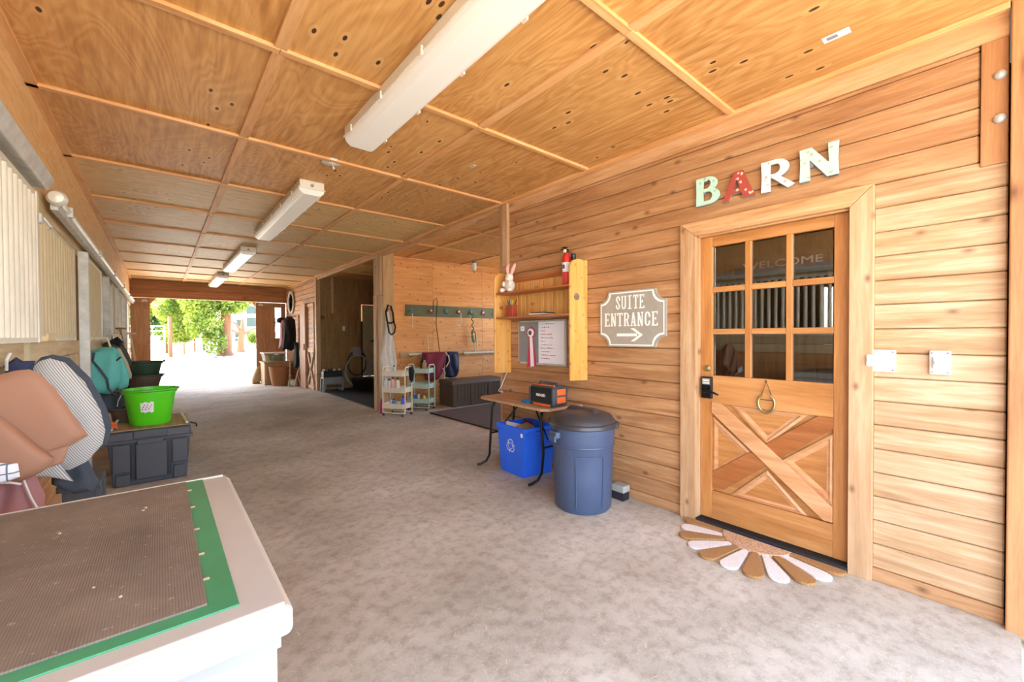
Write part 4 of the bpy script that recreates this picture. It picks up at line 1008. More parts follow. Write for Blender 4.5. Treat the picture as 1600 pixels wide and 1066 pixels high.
t1 = bucket('brown_tub', (-.2, 8.3, .6), .17, .215, .19, 'tubb', 'brown rubber tub stacked under the dark green tub', 'tub', .03)
t2 = bucket('green_tub', (-.2, 8.3, .80), .18, .215, .19, 'tubg', 'dark green tub stacked on the brown tub beyond the lime bucket', 'tub', .03)
for dx in (-.24, .24):
    put('lug', MB().box(-.2 + dx - .015, -.2 + dx + .015, 8.26, 8.34, .985, 1.015), 'tubg', t2, .004)
# ------------------------------------------------------------------ folding table, bins, radio at the wall end
t = empty('folding_table', (2.74, 3.02, 0), 'worn folding table against the plank wall end', 'table')
put('tabletop', MB().prism([(2.56, 2.54), (2.97, 2.52), (2.975, 3.60), (2.60, 3.59), (2.555, 3.54), (2.505, 2.60)], .695, .72, 'z'), 'table', t, .004)
put('edge_band', MB().prism([(2.557, 2.535), (2.973, 2.515), (2.978, 3.605), (2.597, 3.595), (2.55, 3.543), (2.50, 2.597)], .70, .713, 'z'), 'casing', t)
for y in (3.44, 2.66):
    s_ = 1 if y > 3 else -1
    for x, b in ((2.62, 1), (2.9, 0)):
        pts = [(x + .06, y - .05 * s_, .69), (x + .01, y - .04 * s_, .68), (x - .02 * b, y - .03 * s_, .62), (x - .02 * b, y, .3), (x - .01, y + .03, .12), (x - .03 * b, y + .06, .05), (x - .09 * b, y + .08, .022), (x - .12 * b, y + .09, .02)]
        put('leg', MB().tube(pts, .0125, 10), 'blackm', t, smooth=True)
    put('cross_tube', MB().tube([(2.62, y, .35), (2.9, y, .35)], .009, 8), 'blackm', t)
    put('brace', MB().tube([(2.7, y - .04 * s_, .4), (2.76, y - .3 * s_, .69)], .007, 6), 'blackm', t)
t = empty('jobsite_radio', (2.7, 2.69, .722), 'black and orange jobsite radio on the folding table', 'radio')
X0, X1, Y0, Y1, Z0 = 2.60, 2.78, 2.53, 2.85, .722
put('body', MB().prism([(Y0, Z0 + .03), (Y0 + .03, Z0), (Y1 - .03, Z0), (Y1, Z0 + .03), (Y1, Z0 + .155), (Y1 - .03, Z0 + .185), (Y0 + .03, Z0 + .185), (Y0, Z0 + .155)], X0 + .01, X1, 'x'), 'dgrey', t, .006)
put('speaker_grille', MB().prism([(Y0 + .03, Z0 + .035), (Y1 - .025, Z0 + .035), (Y1 - .012, Z0 + .06), (Y1 - .012, Z0 + .145), (Y1 - .03, Z0 + .17), (Y0 + .035, Z0 + .17)], X0, X0 + .012, 'x'), 'black', t, .004)
text('printed_word', 'RIDGID', .032, (X0 - .001, 2.69, Z0 + .09), ROTR, 'print', t, sx=1.1, bold=.0008)
put('accent_bar', MB().box(X0 - .002, X0 + .01, Y0 + .05, Y1 - .06, Z0 + .004, Z0 + .026), 'orange', t, .004); put('accent_bar', MB().box(X0 + .03, X0 + .05, Y0 + .03, Y1 - .04, Z0 + .185, Z0 + .193), 'orange', t, .002)
for z in (.035, .105): put('side_panel', MB().box(X0 + .045, X1 - .03, Y0 - .006, Y0 + .01, Z0 + z, Z0 + z + .055), 'orange', t, .005)
put('handle', MB().tube([(X0 + .1, Y0 + .04, Z0 + .185), (X0 + .1, Y0 + .05, Z0 + .207), (X0 + .1, Y1 - .05, Z0 + .207), (X0 + .1, Y1 - .04, Z0 + .185)], .009, 8), 'dgrey', t, smooth=True)
for y in (Y0 + .005, Y1 - .025): put('corner_guard', MB().box(X0 - .004, X0 + .03, y, y + .02, Z0 + .02, Z0 + .165), 'dgrey', t, .005)
t = put('sponge', MB().box(2.62, 2.68, 2.88, 2.98, .721, .752), 'bottle_blue', None, .006); tag(t, 'small bright blue box beside the radio on the folding table', 'box')
# blue recycling bin
t = empty('recycling_bin', (2.79, 3.1, 0), 'bright blue recycling bin with arrow symbol under the folding table', 'bin')
b0 = [(2.61, 2.945, 0), (2.95, 2.905, 0), (2.97, 3.25, 0), (2.625, 3.30, 0)]
b1 = [(2.575, 2.885, .475), (2.965, 2.86, .475), (2.965, 3.27, .475), (2.58, 3.30, .475)]
mm = MB(); L0 = [mm.bm.verts.new(p) for p in b0]; L1 = [mm.bm.verts.new(p) for p in b1]
cx, cy = 2.785, 3.1
I1 = [mm.bm.verts.new((cx + (p[0] - cx) * .95, cy + (p[1] - cy) * .95, .475)) for p in b1]; I0 = [mm.bm.verts.new((cx + (p[0] - cx) * .93, cy + (p[1] - cy) * .93, .02)) for p in b0]
mm.bm.faces.new(L0[::-1]); mm.bm.faces.new(I0)
for A, B in ((L0, L1), (L1, I1), (I1, I0)):
    for i in range(4): mm.bm.faces.new((A[i], A[(i + 1) % 4], B[(i + 1) % 4], B[i]))
put('body', mm, 'blue', t, .012, seg=3)
def ringrect(P, z0, z1, o, i_):
    mm = MB(); a = []
    for k, z in ((o, z0), (o, z1), (i_, z1), (i_, z0)): a.append([mm.bm.verts.new((cx + (p[0] - cx) * k, cy + (p[1] - cy) * k, z)) for p in P])
    for q in range(4):
        A, B = a[q], a[(q + 1) % 4]
        for i in range(4): mm.bm.faces.new((A[i], A[(i + 1) % 4], B[(i + 1) % 4], B[i]))
    return mm
put('rim', ringrect(b1, .44, .485, 1.045, .955), 'blue', t, .006)
put('handle_lip', MB().box(2.70, 2.86, 2.83, 2.88, .425, .45), 'blue', t, .006)
def onbin(s_, h):   # point on the face that looks to -X: s from far to near edge
    a = Vector(b0[3]).lerp(Vector(b0[0]), s_); b = Vector(b1[3]).lerp(Vector(b1[0]), s_); p = a.lerp(b, h); return p
mm = MB()
for k in range(3):
    base = math.radians(90 + 120 * k); 
    P = []
    for (r_, a_) in ((.1, -52), (.13, -30), (.15, -12), (.15, 8), (.13, 26)):
        pass
    for seg_ in (((-55, .13), (-22, .155)), ((-22, .155), (8, .155)), ((8, .155), (38, .12))):
        A_, B_ = [(math.cos(base + math.radians(a)) * r_, math.sin(base + math.radians(a)) * r_ ) for a, r_ in seg_]
        for w0, w1 in ((.0, .014),):
            pass
        pts = []
        for (u, v), kk in ((A_, 1.12), (B_, 1.12), (B_, .98), (A_, .98)): pts.append(mm.bm.verts.new(onbin(.5 + u * kk * .95, .6 + v * kk * .85) + Vector((-.0035, 0, 0))))
        mm.bm.faces.new(pts)
        pts = []
        for (u, v), kk in ((A_, .6), (B_, .6), (B_, .5), (A_, .5)): pts.append(mm.bm.verts.new(onbin(.5 + u * kk * .95, .6 + v * kk * .85) + Vector((-.0035, 0, 0))))
        mm.bm.faces.new(pts)
    e0 = base + math.radians(38); pts = []
    for r_, a_ in ((.19, 36), (.06, 38), (.12, 56)): pts.append(mm.bm.verts.new(onbin(.5 + math.cos(base + math.radians(a_)) * r_ * .95, .6 + math.sin(base + math.radians(a_)) * r_ * .85) + Vector((-.0035, 0, 0))))
    mm.bm.faces.new(pts)
    pts = []
    for r_, a_ in ((.155, -56), (.14, -50), (.075, -50), (.065, -62)): pts.append(mm.bm.verts.new(onbin(.5 + math.cos(base + math.radians(a_)) * r_ * .95, .6 + math.sin(base + math.radians(a_)) * r_ * .85) + Vector((-.0035, 0, 0))))
    mm.bm.faces.new(pts)
put('recycling_symbol', mm, 'print', t)
put('sticker', MB().box(2.572, 2.576, 2.91, 2.935, .40, .435), 'paper', t)
for i, (x, y, z, a, mt, l) in enumerate(((2.74, 3.05, .455, .3, 'card', 'brown flattened carton inside the blue recycling bin'), (2.7, 3.15, .45, -.5, 'paper', 'white paper scrap inside the blue recycling bin'), (2.83, 3.12, .46, .8, 'maroon', 'dark red printed carton inside the blue recycling bin'))):
    o = put('carton', MB().box(-.1, .1, -.05, .05, -.012, .012), mt, None, .003); o.location = (x, y, z); o.rotation_euler = (.35, .1 - a * .3, a); tag(o, l, 'carton', 'recyclables in the blue bin')
# slate blue barrel bin with charcoal lid
bc = (2.57, 2.18, 0)
t = empty('garbage_can', bc, 'slate blue round garbage can with domed charcoal lid', 'garbage can')
put('body', MB().lathe([(0, 0), (.205, 0), (.222, .02), (.232, .3), (.237, .5), (.240, .505), (.244, .52), (.250, .64), (.256, .645), (.257, .665), (.245, .665), (.23, .5), (.21, .03), (0, .03)], 48, bc), 'navyp', t, smooth=True)
put('lid', MB().lathe([(.266, .645), (.271, .65), (.271, .672), (.265, .68), (.255, .683), (.248, .70), (.222, .732), (.14, .76), (.06, .77), (0, .772)], 48, bc), 'lid', t, smooth=True)
put('lid_handle', MB().hexa([(bc[0] - .05, bc[1] - .17, .735), (bc[0] + .05, bc[1] - .17, .735), (bc[0] + .05, bc[1] + .17, .735), (bc[0] - .05, bc[1] + .17, .735)], [(bc[0] - .02, bc[1] - .12, .788), (bc[0] + .02, bc[1] - .12, .788), (bc[0] + .02, bc[1] + .12, .788), (bc[0] - .02, bc[1] + .12, .788)]), 'lid', t, .01)
dn = Vector((-.72, -.69, 0)); sd_ = Vector((.69, -.72, 0))
def bx_at(ang, r_, w, d, z0, z1):
    a = math.radians(ang); n_ = Vector((math.cos(a), math.sin(a), 0)); s_ = Vector((-n_.y, n_.x, 0)); c_ = Vector(bc)
    P = [c_ + n_ * r_ + s_ * w, c_ + n_ * (r_ + d) + s_ * w, c_ + n_ * (r_ + d) - s_ * w, c_ + n_ * r_ - s_ * w]
    return MB().hexa([(p.x, p.y, z0) for p in P], [(p.x, p.y, z1) for p in P])
for a in (165, -15): put('handle', bx_at(a, .235, .055, .045, .565, .62), 'navyp', t, .012); put('handle_grip', bx_at(a, .27, .045, .018, .54, .59), 'navyp', t, .006)
for a in (-62, 118): put('lid_clip', bx_at(a, .258, .04, .022, .64, .682), 'lid', t, .005)
mm = MB()     # raised frame and band pressed into the wall
def wallpt(a, z): rr = .222 + (.240 - .222) * z / .5 + .003; return (bc[0] + rr * math.cos(math.radians(a)), bc[1] + rr * math.sin(math.radians(a)), z)
mm.tube([wallpt(a, .03) for a in range(-150, -104, 6)][:0] or [wallpt(-152, .05), wallpt(-152, .44)] + [wallpt(a, .445) for a in range(-150, -100, 6)] + [wallpt(-100, .44), wallpt(-100, .05)], .0035, 6)
put('pressed_frame', mm, 'navyp', t, smooth=True)
put('pressed_oval', MB().tube([(lambda q: (bc[0] + .2495 * math.cos(math.radians(-126 + 9 * math.cos(q))), bc[1] + .2495 * math.sin(math.radians(-126 + 9 * math.cos(q))), .615 + .014 * math.sin(q)))(2 * PI * i / 20) for i in range(20)], .002, 6, closed=True), 'navyp', t, smooth=True)
put('pressed_ring', MB().lathe([(.240, .50), (.247, .505), (.246, .515)], 48, bc, cap=False), 'navyp', t, smooth=True)
t = empty('scrub_brush', (2.89, 2.08, 0), 'grey block brush on the floor between garbage can and door casing', 'brush')
put('block', MB().box(2.86, 2.95, 2.0, 2.12, .065, .12), 'stone', t, .005)
for i in range(5): put('bristle_row', MB().box(2.863 + i * .017, 2.876 + i * .017, 2.003, 2.117, 0, .065), 'rubber', t)

# ------------------------------------------------------------------ pine wall shelf
t = empty('wall_shelf', (2.87, 3.02, 1.5), 'varnished yellow pine wall shelf with two shelves above the folding table', 'shelf')
for y, r_ in ((3.555, 0), (2.47, 0)):
    P = [(2.985, .945), (2.755, .955), (2.755, 1.96), (2.765, 1.995), (2.80, 2.025), (2.86, 2.04), (2.985, 2.04)]
    put('side_board', MB().prism(P, y, y + .022, 'y'), 'shelf', t, .004)
for z in (1.535, 1.795): put('shelf_board', MB().box(2.765, 2.965, 2.493, 3.553, z, z + .018), 'shelf_d', t, .003)
put('top_rail', MB().box(2.955, 2.975, 2.493, 3.553, 1.93, 1.99), 'shelf_d', t)
for i in range(16):
    a = 2.495 + i * (1.056 / 16); put('back_slat', MB().box(2.965, 2.98, a + .003, a + .061, 1.55, 1.95), 'shelf', t, .003, seg=1)
put('bottle_opener', MB().lathe([(0, -.014), (.03, -.012), (.034, 0)], 16, (2.83, 2.47, 1.70), 'y'), 'chrome', t); put('knob', MB().lathe([(0, 0), (.022, 0), (.022, .012), (0, .012)], 14, (2.84, 3.543, 1.66), 'y'), 'shelf_d', t)
# things on it
t = empty('plush_rabbit', (2.83, 3.40, 1.814), 'white and pink plush rabbit sitting on the upper shelf', 'toy')
X, Y, Z = 2.84, 3.40, 1.814
put('body', MB().ball((X, Y, Z + .07), .062, (.85, 1, 1.15)).ball((X - .01, Y, Z + .155), .05, (.9, 1, .95)), 'plush', t, smooth=True)
for s_ in (-1, 1):
    put('ear', MB().tube([(X, Y + .025 * s_, Z + .19), (X - .005, Y + .04 * s_ - .01, Z + .23), (X - .01, Y + .055 * s_ - .03, Z + .27), (X - .01, Y + .05 * s_ - .05, Z + .295)], [.014, .02, .018, .006], 8), 'pink', t, smooth=True)
    put('foot', MB().ball((X - .05, Y + .06 * s_, Z + .025), .032, (1.1, .9, .8)), 'plush', t, smooth=True); put('arm', MB().ball((X - .04, Y + .05 * s_, Z + .09), .022, (1, .9, 1.4)), 'plush', t, smooth=True)
    put('eye', MB().ball((X - .052, Y + .017 * s_, Z + .165), .005, sub=1), 'black', t)
put('nose', MB().ball((X - .058, Y, Z + .15), .007, sub=1), 'pink', t); put('bow', MB().ball((X - .045, Y + .016, Z + .115), .014, (.6, 1.2, .7), 1).ball((X - .045, Y - .016, Z + .115), .014, (.6, 1.2, .7), 1), 'pink', t)
t = empty('fire_extinguisher', (2.86, 2.68, 1.814), 'red fire extinguisher standing on the upper shelf', 'fire extinguisher')
c = (2.85, 2.60, 1.814)
put('cylinder', MB().lathe([(0, 0), (.036, 0), (.04, .008), (.04, .24), (.034, .27), (.018, .29), (.016, .30), (0, .30)], 24, c), 'red', t, smooth=True)
put('label', MB().lathe([(.0405, .12), (.041, .122), (.041, .205), (.0405, .207)], 24, c, cap=False), 'paper', t, smooth=True); put('label_print', MB().box(c[0] - .043, c[0] - .04, c[1] - .012, c[1] + .012, c[2] + .15, c[2] + .185), 'inkg', t)
put('valve', MB().box(c[0] - .02, c[0] + .02, c[1] - .014, c[1] + .014, c[2] + .295, c[2] + .325), 'black', t, .004); put('gauge', MB().lathe([(0, -.014), (.016, -.012), (.017, 0)], 16, (c[0] - .02, c[1], c[2] + .312), 'x'), 'offwhite', t)
put('lever', MB().box(c[0] - .03, c[0] + .03, c[1] + .0, c[1] + .05, c[2] + .325, c[2] + .335), 'black', t, .003); put('lever', MB().box(c[0] - .02, c[0] + .02, c[1], c[1] + .045, c[2] + .345, c[2] + .353), 'black', t, .003)
c = (2.85, 2.52, 1.814); t = empty('flashlight', c, 'black flashlight standing at the near end of the upper shelf', 'flashlight')
put('barrel', MB().lathe([(0, 0), (.017, 0), (.017, .22), (.022, .235), (.022, .275), (0, .275)], 20, c), 'blackm', t, smooth=True); put('cap_ring', MB().lathe([(.0225, .25), (.0235, .255), (.0225, .26)], 20, c, cap=False), 'dgrey', t)
c = (2.84, 3.375, 1.554); t = empty('pen_box', c, 'square red-brown pen holder on the lower shelf', 'pen holder')
put('box', MB().box(c[0] - .035, c[0] + .035, c[1] - .05, c[1] + .05, c[2], c[2] + .125), 'redwood', t, .004)
for i, (mt, dx, dy, l) in enumerate((('black', .02, .03, 'black marker leaning left in the pen holder'), ('mint', .0, .012, 'mint pen in the middle of the pen holder'), ('bottle_yel', .01, -.006, 'yellow pen in the pen holder'), ('black', .02, -.05, 'black pen leaning right in the pen holder'), ('tubg', -.01, .045, 'dark green pen at the left of the pen holder'))):
    p = put('pen', MB().tube([(c[0], c[1] + dy * .6, c[2] + .1), (c[0] + dx * .5, c[1] + dy * 1.3, c[2] + .17), (c[0] + dx * .6, c[1] + dy * 1.5, c[2] + .185)], [.005, .005, .002], 8), mt); tag(p, l, 'pen', 'pens in the red-brown holder')
zz = 1.554
for i, (y, w, mt, l) in enumerate(((2.99, .22, 'card', 'brown folder at the bottom of the paper pile on the lower shelf'), (2.95, .2, 'paper', 'white notepad in the middle of the paper pile on the lower shelf'), (2.93, .18, 'black', 'black notebook on top of the paper pile on the lower shelf'))):
    o = put('notebook', MB().box(2.79, 2.94, y - w / 2, y + w / 2, zz, zz + .009), mt, None, .002); tag(o, l, 'notebook', 'papers on the lower shelf'); zz += .0095
# notice board with ribbon
t = empty('notice_board', (2.97, 3.1, 1.3), 'half grey pinboard half whiteboard with handwriting under the shelf', 'board')
put('frame', MB().box(2.968, 2.985, 2.72, 3.42, 1.055, 1.515), 'galv', t, .004); put('pinboard', MB().box(2.964, 2.97, 3.10, 3.40, 1.075, 1.497), 'grey', t); put('whiteboard', MB().box(2.964, 2.97, 2.74, 3.095, 1.075, 1.497), 'paper', t)
r = random.Random(8); mi = MB(); mg = MB()
for k in range(11):
    y = 3.06; z = 1.47 - .035 * k; end = r.uniform(2.86, 2.95)
    if k in (2, 5): end = 3.0
    while y > end:
        w = r.uniform(.012, .035); (mi if k not in (0, 7) else mg).box(2.9628, 2.9642, y - w, y, z, z + r.uniform(.004, .009)); y -= w + .008
put('handwriting', mi, 'ink', t); put('handwriting', mg, 'inkg', t)
for y, z in ((3.41, 1.507), (3.41, 1.065)): put('corner_clip', MB().box(2.96, 2.99, y - .012, y + .012, z - .012, z + .012), 'brass', t)
o = put('note', MB().box(2.9615, 2.9638, 3.31, 3.37, 1.405, 1.455), 'print', None); tag(o, 'small white note pinned at the top left of the notice board', 'note'); put('mark', MB().box(2.961, 2.9616, 3.335, 3.345, 1.425, 1.435), 'inkg', o)
t = empty('rosette', (2.95, 3.2, 1.36), 'pink and white prize rosette ribbon pinned on the board', 'rosette')
c = (2.962, 3.2, 1.385)
mm = MB(); n = 24
for i in range(n):
    a0, a1 = 2 * PI * i / n, 2 * PI * (i + 1) / n; rr = .063
    P = [(c[0] - .012 * (i % 2), c[1] + .035 * math.cos(a0), c[2] + .035 * math.sin(a0)), (c[0] - .004, c[1] + rr * math.cos(a0), c[2] + rr * math.sin(a0)), (c[0] - .012, c[1] + rr * math.cos(a1), c[2] + rr * math.sin(a1)), (c[0] - .012 * ((i + 1) % 2), c[1] + .035 * math.cos(a1), c[2] + .035 * math.sin(a1))]
    mm.bm.faces.new([mm.bm.verts.new(p) for p in P])
put('pleats', mm, 'pinksat', t); put('button', MB().lathe([(0, -.02), (.043, -.018), (.045, -.006)], 24, c, 'x'), 'print', t); put('button_print', MB().lathe([(.012, -.0215), (.024, -.0215), (.024, -.0195)], 16, c, 'x'), 'inkg', t)
put('tail', MB().prism([(3.225, 1.34), (3.185, 1.34), (3.205, 1.02), (3.235, 1.035), (3.262, 1.01)], 2.952, 2.955, 'x'), 'pinksat', t); put('tail', MB().prism([(3.2, 1.34), (3.165, 1.34), (3.115, 1.035), (3.14, 1.045), (3.165, 1.02)], 2.951, 2.954, 'x'), 'pinksat', t)
put('tail', MB().prism([(3.212, 1.34), (3.175, 1.34), (3.15, 1.03), (3.175, 1.04), (3.2, 1.02)], 2.948, 2.951, 'x'), 'print', t)

# ------------------------------------------------------------------ alcove: hook board, rails, blankets, chest, carts
t = empty('hook_board', (4.7, 7.43, 1.85), 'long green board with coloured star hooks on the alcove wall', 'hook board')
put('board', MB().box(3.6, 6.1, 7.425, 7.447, 1.74, 1.965), 'green_board', t, .003)
hooks = [3.7, 4.14, 4.48, 4.79, 5.09, 5.42, 5.72]
for i, x in enumerate(hooks):
    mt = 'blue_metal' if i % 2 == 0 else 'red_metal'
    P = [(x + (.06 if k % 2 == 0 else .032) * math.cos(PI / 2 + k * PI / 5), 1.86 + (.06 if k % 2 == 0 else .032) * math.sin(PI / 2 + k * PI / 5)) for k in range(10)]
    h = put('hook', MB().prism(P, 7.41, 7.425, 'y').tube([(x, 7.41, 1.84), (x, 7.38, 1.80), (x, 7.35, 1.80), (x, 7.34, 1.83)], .008, 8), mt, t)
    put('hook_boss', MB().lathe([(0, -.012), (.02, -.01), (.022, 0)], 12, (x, 7.41, 1.86), 'y'), 'offwhite' if i % 2 else 'blue_metal', h)
o = put('string', MB().tube([(3.7, 7.36, 1.82), (3.71, 7.37, 1.65), (3.7, 7.37, 1.5)], .008, 6), 'rope'); tag(o, 'short thin cord hanging from the first blue star hook', 'cord')
o = put('riding_whip', MB().tube([(4.14, 7.35, 1.83), (4.15, 7.33, 2.06), (4.2, 7.30, 2.1), (4.22, 7.31, 2.04), (4.2, 7.33, 1.6), (4.29, 7.35, 1.03)], .007, 6), 'green_rope'); o.data.materials[0] = M['blackm']; tag(o, 'long dark riding whip hanging down from the second star hook', 'whip')
o = put('short_whip', MB().tube([(3.92, 7.35, 1.2), (3.97, 7.36, 1.36), (4.03, 7.38, 1.38), (4.06, 7.38, 1.03)], .005, 6), 'brass'); tag(o, 'thin bent wire leaning on the alcove wall below the hooks', 'wire')
t = empty('tack_hanger', (4.79, 7.34, 1.6), 'white double-pronged tack hanger on the fourth star hook', 'hanger')
put('stem', MB().tube([(4.79, 7.34, 1.83), (4.79, 7.34, 1.6)], .01, 8), 'white', t)
for s_ in (-1, 1): put('prong', MB().tube([(4.79, 7.34, 1.6), (4.79 + .06 * s_, 7.33, 1.56), (4.79 + .13 * s_, 7.32, 1.59)], .008, 8), 'white', t, smooth=True)
pts = [(5.09 + .02 * math.sin(i * .9), 7.34 + .01 * math.cos(i), 1.82 - .02 * i) for i in range(20)] + [(5.11 + .05 * math.sin(i * .55), 7.33, 1.33 - .12 * math.cos(i * .55) ) for i in range(24)]
o = put('green_lead_rope', MB().tube(pts, .011, 6), 'green_rope', smooth=True); tag(o, 'green lead rope coiled on the fifth star hook', 'rope')
o = put('pale_lead_rope', MB().tube([(5.14, 7.33, 1.5), (5.18, 7.33, 1.3), (5.2, 7.33, 1.1), (5.15, 7.33, 1.02), (5.12, 7.33, 1.12), (5.12, 7.335, 1.4)], .008, 6), 'rope', smooth=True); tag(o, 'pale lead rope loop hanging behind the green rope', 'rope')
t = empty('wall_rail', (4.7, 7.4, 1.0), 'weathered grey rail board with white pipes across the alcove wall', 'rail')
put('board', MB().box(3.47, 6.9, 7.41, 7.448, .93, 1.05), 'post', t, .004)
put('pipe', MB().tube([(3.6, 7.33, 1.0), (4.3, 7.33, 1.0)], .025, 10), 'oldpaint', t, smooth=True); put('pipe', MB().tube([(4.85, 7.33, .99), (6.8, 7.33, .99)], .022, 10), 'oldpaint', t, smooth=True)
for x in (3.66, 4.9, 5.9): put('bracket', MB().box(x, x + .05, 7.31, 7.42, .96, .99), 'brass', t)
t = empty('maroon_blanket', (4.1, 7.26, .85), 'maroon blanket with white piping draped over the alcove rail', 'blanket')
put('drape', MB().puff([(3.86, 1.04), (4.36, 1.035), (4.40, .93), (4.36, .75), (4.30, .6), (4.22, .5), (4.05, .46), (3.92, .5), (3.86, .75)], 7.28, .09, 'y', folds=.02, fr=16, seed=12), 'maroon', t, smooth=True)
put('piping', MB().tube([(4.34, 7.2, 1.02), (4.40, 7.19, .95), (4.41, 7.18, .85), (4.33, 7.17, .74)], .012, 6), 'sheet', t, smooth=True)
put('strap', MB().tube([(4.25, 7.17, .72), (4.3, 7.16, .62), (4.27, 7.16, .5)], .008, 6), 'sheet', t)
o = put('navy_blanket', MB().puff([(4.42, 1.04), (4.66, 1.03), (4.68, .85), (4.66, .62), (4.62, .52), (4.5, .5), (4.36, .53), (4.37, .8)], 7.27, .1, 'y', folds=.03, fr=30, seed=13), 'navy', smooth=True); tag(o, 'crumpled navy blanket hanging over the rail above the storage chest', 'blanket')
put('slate_fold', MB().puff([(4.5, .98), (4.56, .99), (4.6, .8), (4.56, .66), (4.52, .8)], 7.17, .03, 'y', folds=.01, fr=40, seed=1), 'navyl', o, smooth=True)
t = empty('deck_box', (4.8, 7.0, 0), 'dark grey-brown plastic deck box against the alcove wall', 'storage chest')
X0, X1, Y0, Y1 = 4.2, 5.45, 6.72, 7.22
put('body', MB().box(X0, X1, Y0, Y1, 0, .43), 'resin', t, .012)
put('lid', MB().hexa([(X0 - .03, Y0 - .03, .43), (X1 + .03, Y0 - .03, .43), (X1 + .03, Y1, .43), (X0 - .03, Y1, .43)], [(X0, Y0 + .02, .485), (X1, Y0 + .02, .485), (X1, Y1, .50), (X0, Y1, .50)]), 'resin', t, .008)
for x in (X0, X0 + .4, X0 + .82, X1 - .06): put('corner_rib', MB().box(x, x + .07, Y0 - .02, Y0, .0, .42), 'resin', t, .006)
for k in range(14):
    x = X0 + .1 + k * .08
    put('groove_panel', MB().box(x, x + .06, Y0 - .008, Y0, .1, .4), 'resin', t, .003, seg=1)
put('side_handle', MB().box(X0 - .02, X0, Y0 + .12, Y0 + .38, .3, .36), 'resin', t, .006)
o = put('alcove_mat', MB().prism([(3.64, 4.3), (6.2, 4.3), (6.2, 6.6), (3.6, 6.5)], .001, .02, 'z'), 'grey', None, .003); o.data.materials[0] = plain('stall_mat', '5c5652', .8); tag(o, 'large grey rubber mat on the alcove floor', 'mat'); put('edge', MB().prism([(3.625, 4.3), (3.64, 4.3), (3.60, 6.5), (3.585, 6.5)], .001, .021, 'z'), 'black', o)
def cart(c, ang, mat, tiers, label):
    t = empty('utility_cart', (0, 0, 0), label, 'cart'); w, d = .42, .29; hz = [.13, .40, .68]
    for i, z in enumerate(hz):
        if i not in tiers: continue
        mm = MB(); o_ = [(-w / 2, -d / 2), (w / 2, -d / 2), (w / 2, d / 2), (-w / 2, d / 2)]; a = []
        for k, zz_ in ((1, z), (1, z + .085), (.96, z + .085), (.96, z + .008)): a.append([mm.bm.verts.new((p[0] * k, p[1] * k, zz_)) for p in o_])
        for A, B in zip(a, a[1:]):
            for j in range(4): mm.bm.faces.new((A[j], A[(j + 1) % 4], B[(j + 1) % 4], B[j]))
        mm.bm.faces.new(a[0][::-1]); mm.bm.faces.new(a[-1])
        put('tray', mm, mat, t, .006)
    for s_ in (-1, 1):
        x = s_ * (w / 2 + .012)
        pts = [(x, -d / 2 + .0, .065), (x, -d / 2 + .02, .075)] 
        put('side_frame', MB().tube([(x - .1 * s_, -.12, .055), (x, -.11, .06), (x, -.10, .12), (x, -.10, .79), (x, -.07, .83), (x, .07, .83), (x, .10, .79), (x, .10, .12), (x, .11, .06), (x - .1 * s_, .12, .055)] if 1 else pts, .011, 8), mat, t, smooth=True)
    for s_ in (-1, 1): put('base_rail', MB().tube([(-w / 2 + .08, s_ * .12, .055), (w / 2 - .08, s_ * .12, .055)], .011, 8), mat, t)
    for x in (-w / 2 + .02, w / 2 - .02):
        for y in (-.13, .13):
            put('caster', MB().lathe([(0, -.01), (.022, -.01), (.024, 0), (.022, .01), (0, .01)], 14, (x, y, .024), 'x'), 'black', t); put('caster_fork', MB().box(x - .013, x + .013, y - .008, y + .008, .028, .055), 'galv', t)
    t.location = c; t.rotation_euler = (0, 0, ang); return t
c1 = cart((3.10, 6.74, 0), -1.047, 'cream', (0, 1, 2), 'cream utility cart crowded with grooming bottles')
c2 = cart((3.68, 6.98, 0), -1.047, 'mint', (0, 1, 2), 'mint green utility cart beside the cream cart')
def bottle(c, h, r_, mat, capm, label, parent_rot=0, cap=True, group=None):
    t = empty('bottle', c, label, 'bottle', group)
    put('body', MB().lathe([(0, 0), (r_, 0), (r_, h * .68), (r_ * .8, h * .8), (r_ * .4, h * .86), (r_ * .4, h * .9)], 14, c), mat, t, smooth=True)
    put('cap', MB().lathe([(r_ * .5, h * .88), (r_ * .5, h), (0, h)], 10, c), capm, t, smooth=True); return t
def oncart(cc, ang, x, y, z): return (cc[0] + x * math.cos(ang) - y * math.sin(ang), cc[1] + x * math.sin(ang) + y * math.cos(ang), z)
bl = [(-.17, -.09, .41, .24, .035, 'white', 'offwhite', 'big white bottle at the left of the cream cart middle tray'), (-.09, -.10, .41, .22, .03, 'offwhite', 'black', 'off-white bottle with black cap on the cream cart middle tray'),
      (-.02, -.10, .41, .25, .034, 'pink', 'inkg', 'pink-labelled bottle on the cream cart middle tray'), (.07, -.09, .41, .24, .036, 'cream', 'black', 'cream bottle at the right of the cream cart middle tray'),
      (-.1, -.05, .14, .15, .022, 'white', 'magenta', 'white bottle with pink cap in the cream cart bottom tray'), (-.02, -.08, .14, .15, .032, 'bottle_blue', 'black', 'turquoise bottle in the cream cart bottom tray'), (.07, -.07, .14, .12, .026, 'mint', 'bottle_blue', 'pale bottle in the cream cart bottom tray'), (.15, -.06, .14, .2, .03, 'blue', 'navy', 'tall blue bottle in the cream cart bottom tray'),
      (-.16, -.08, .69, .12, .04, 'cream', 'cream', 'cream jar on the cream cart top tray'), (-.08, .02, .69, .16, .028, 'white', 'black', 'white spray bottle on the cream cart top tray')]
for x, y, z, h, r_, m1, m2, l in bl: bottle(oncart((3.10, 6.74), -1.047, x, y, z), h, r_, m1, m2, l, group='grooming bottles on the two carts')
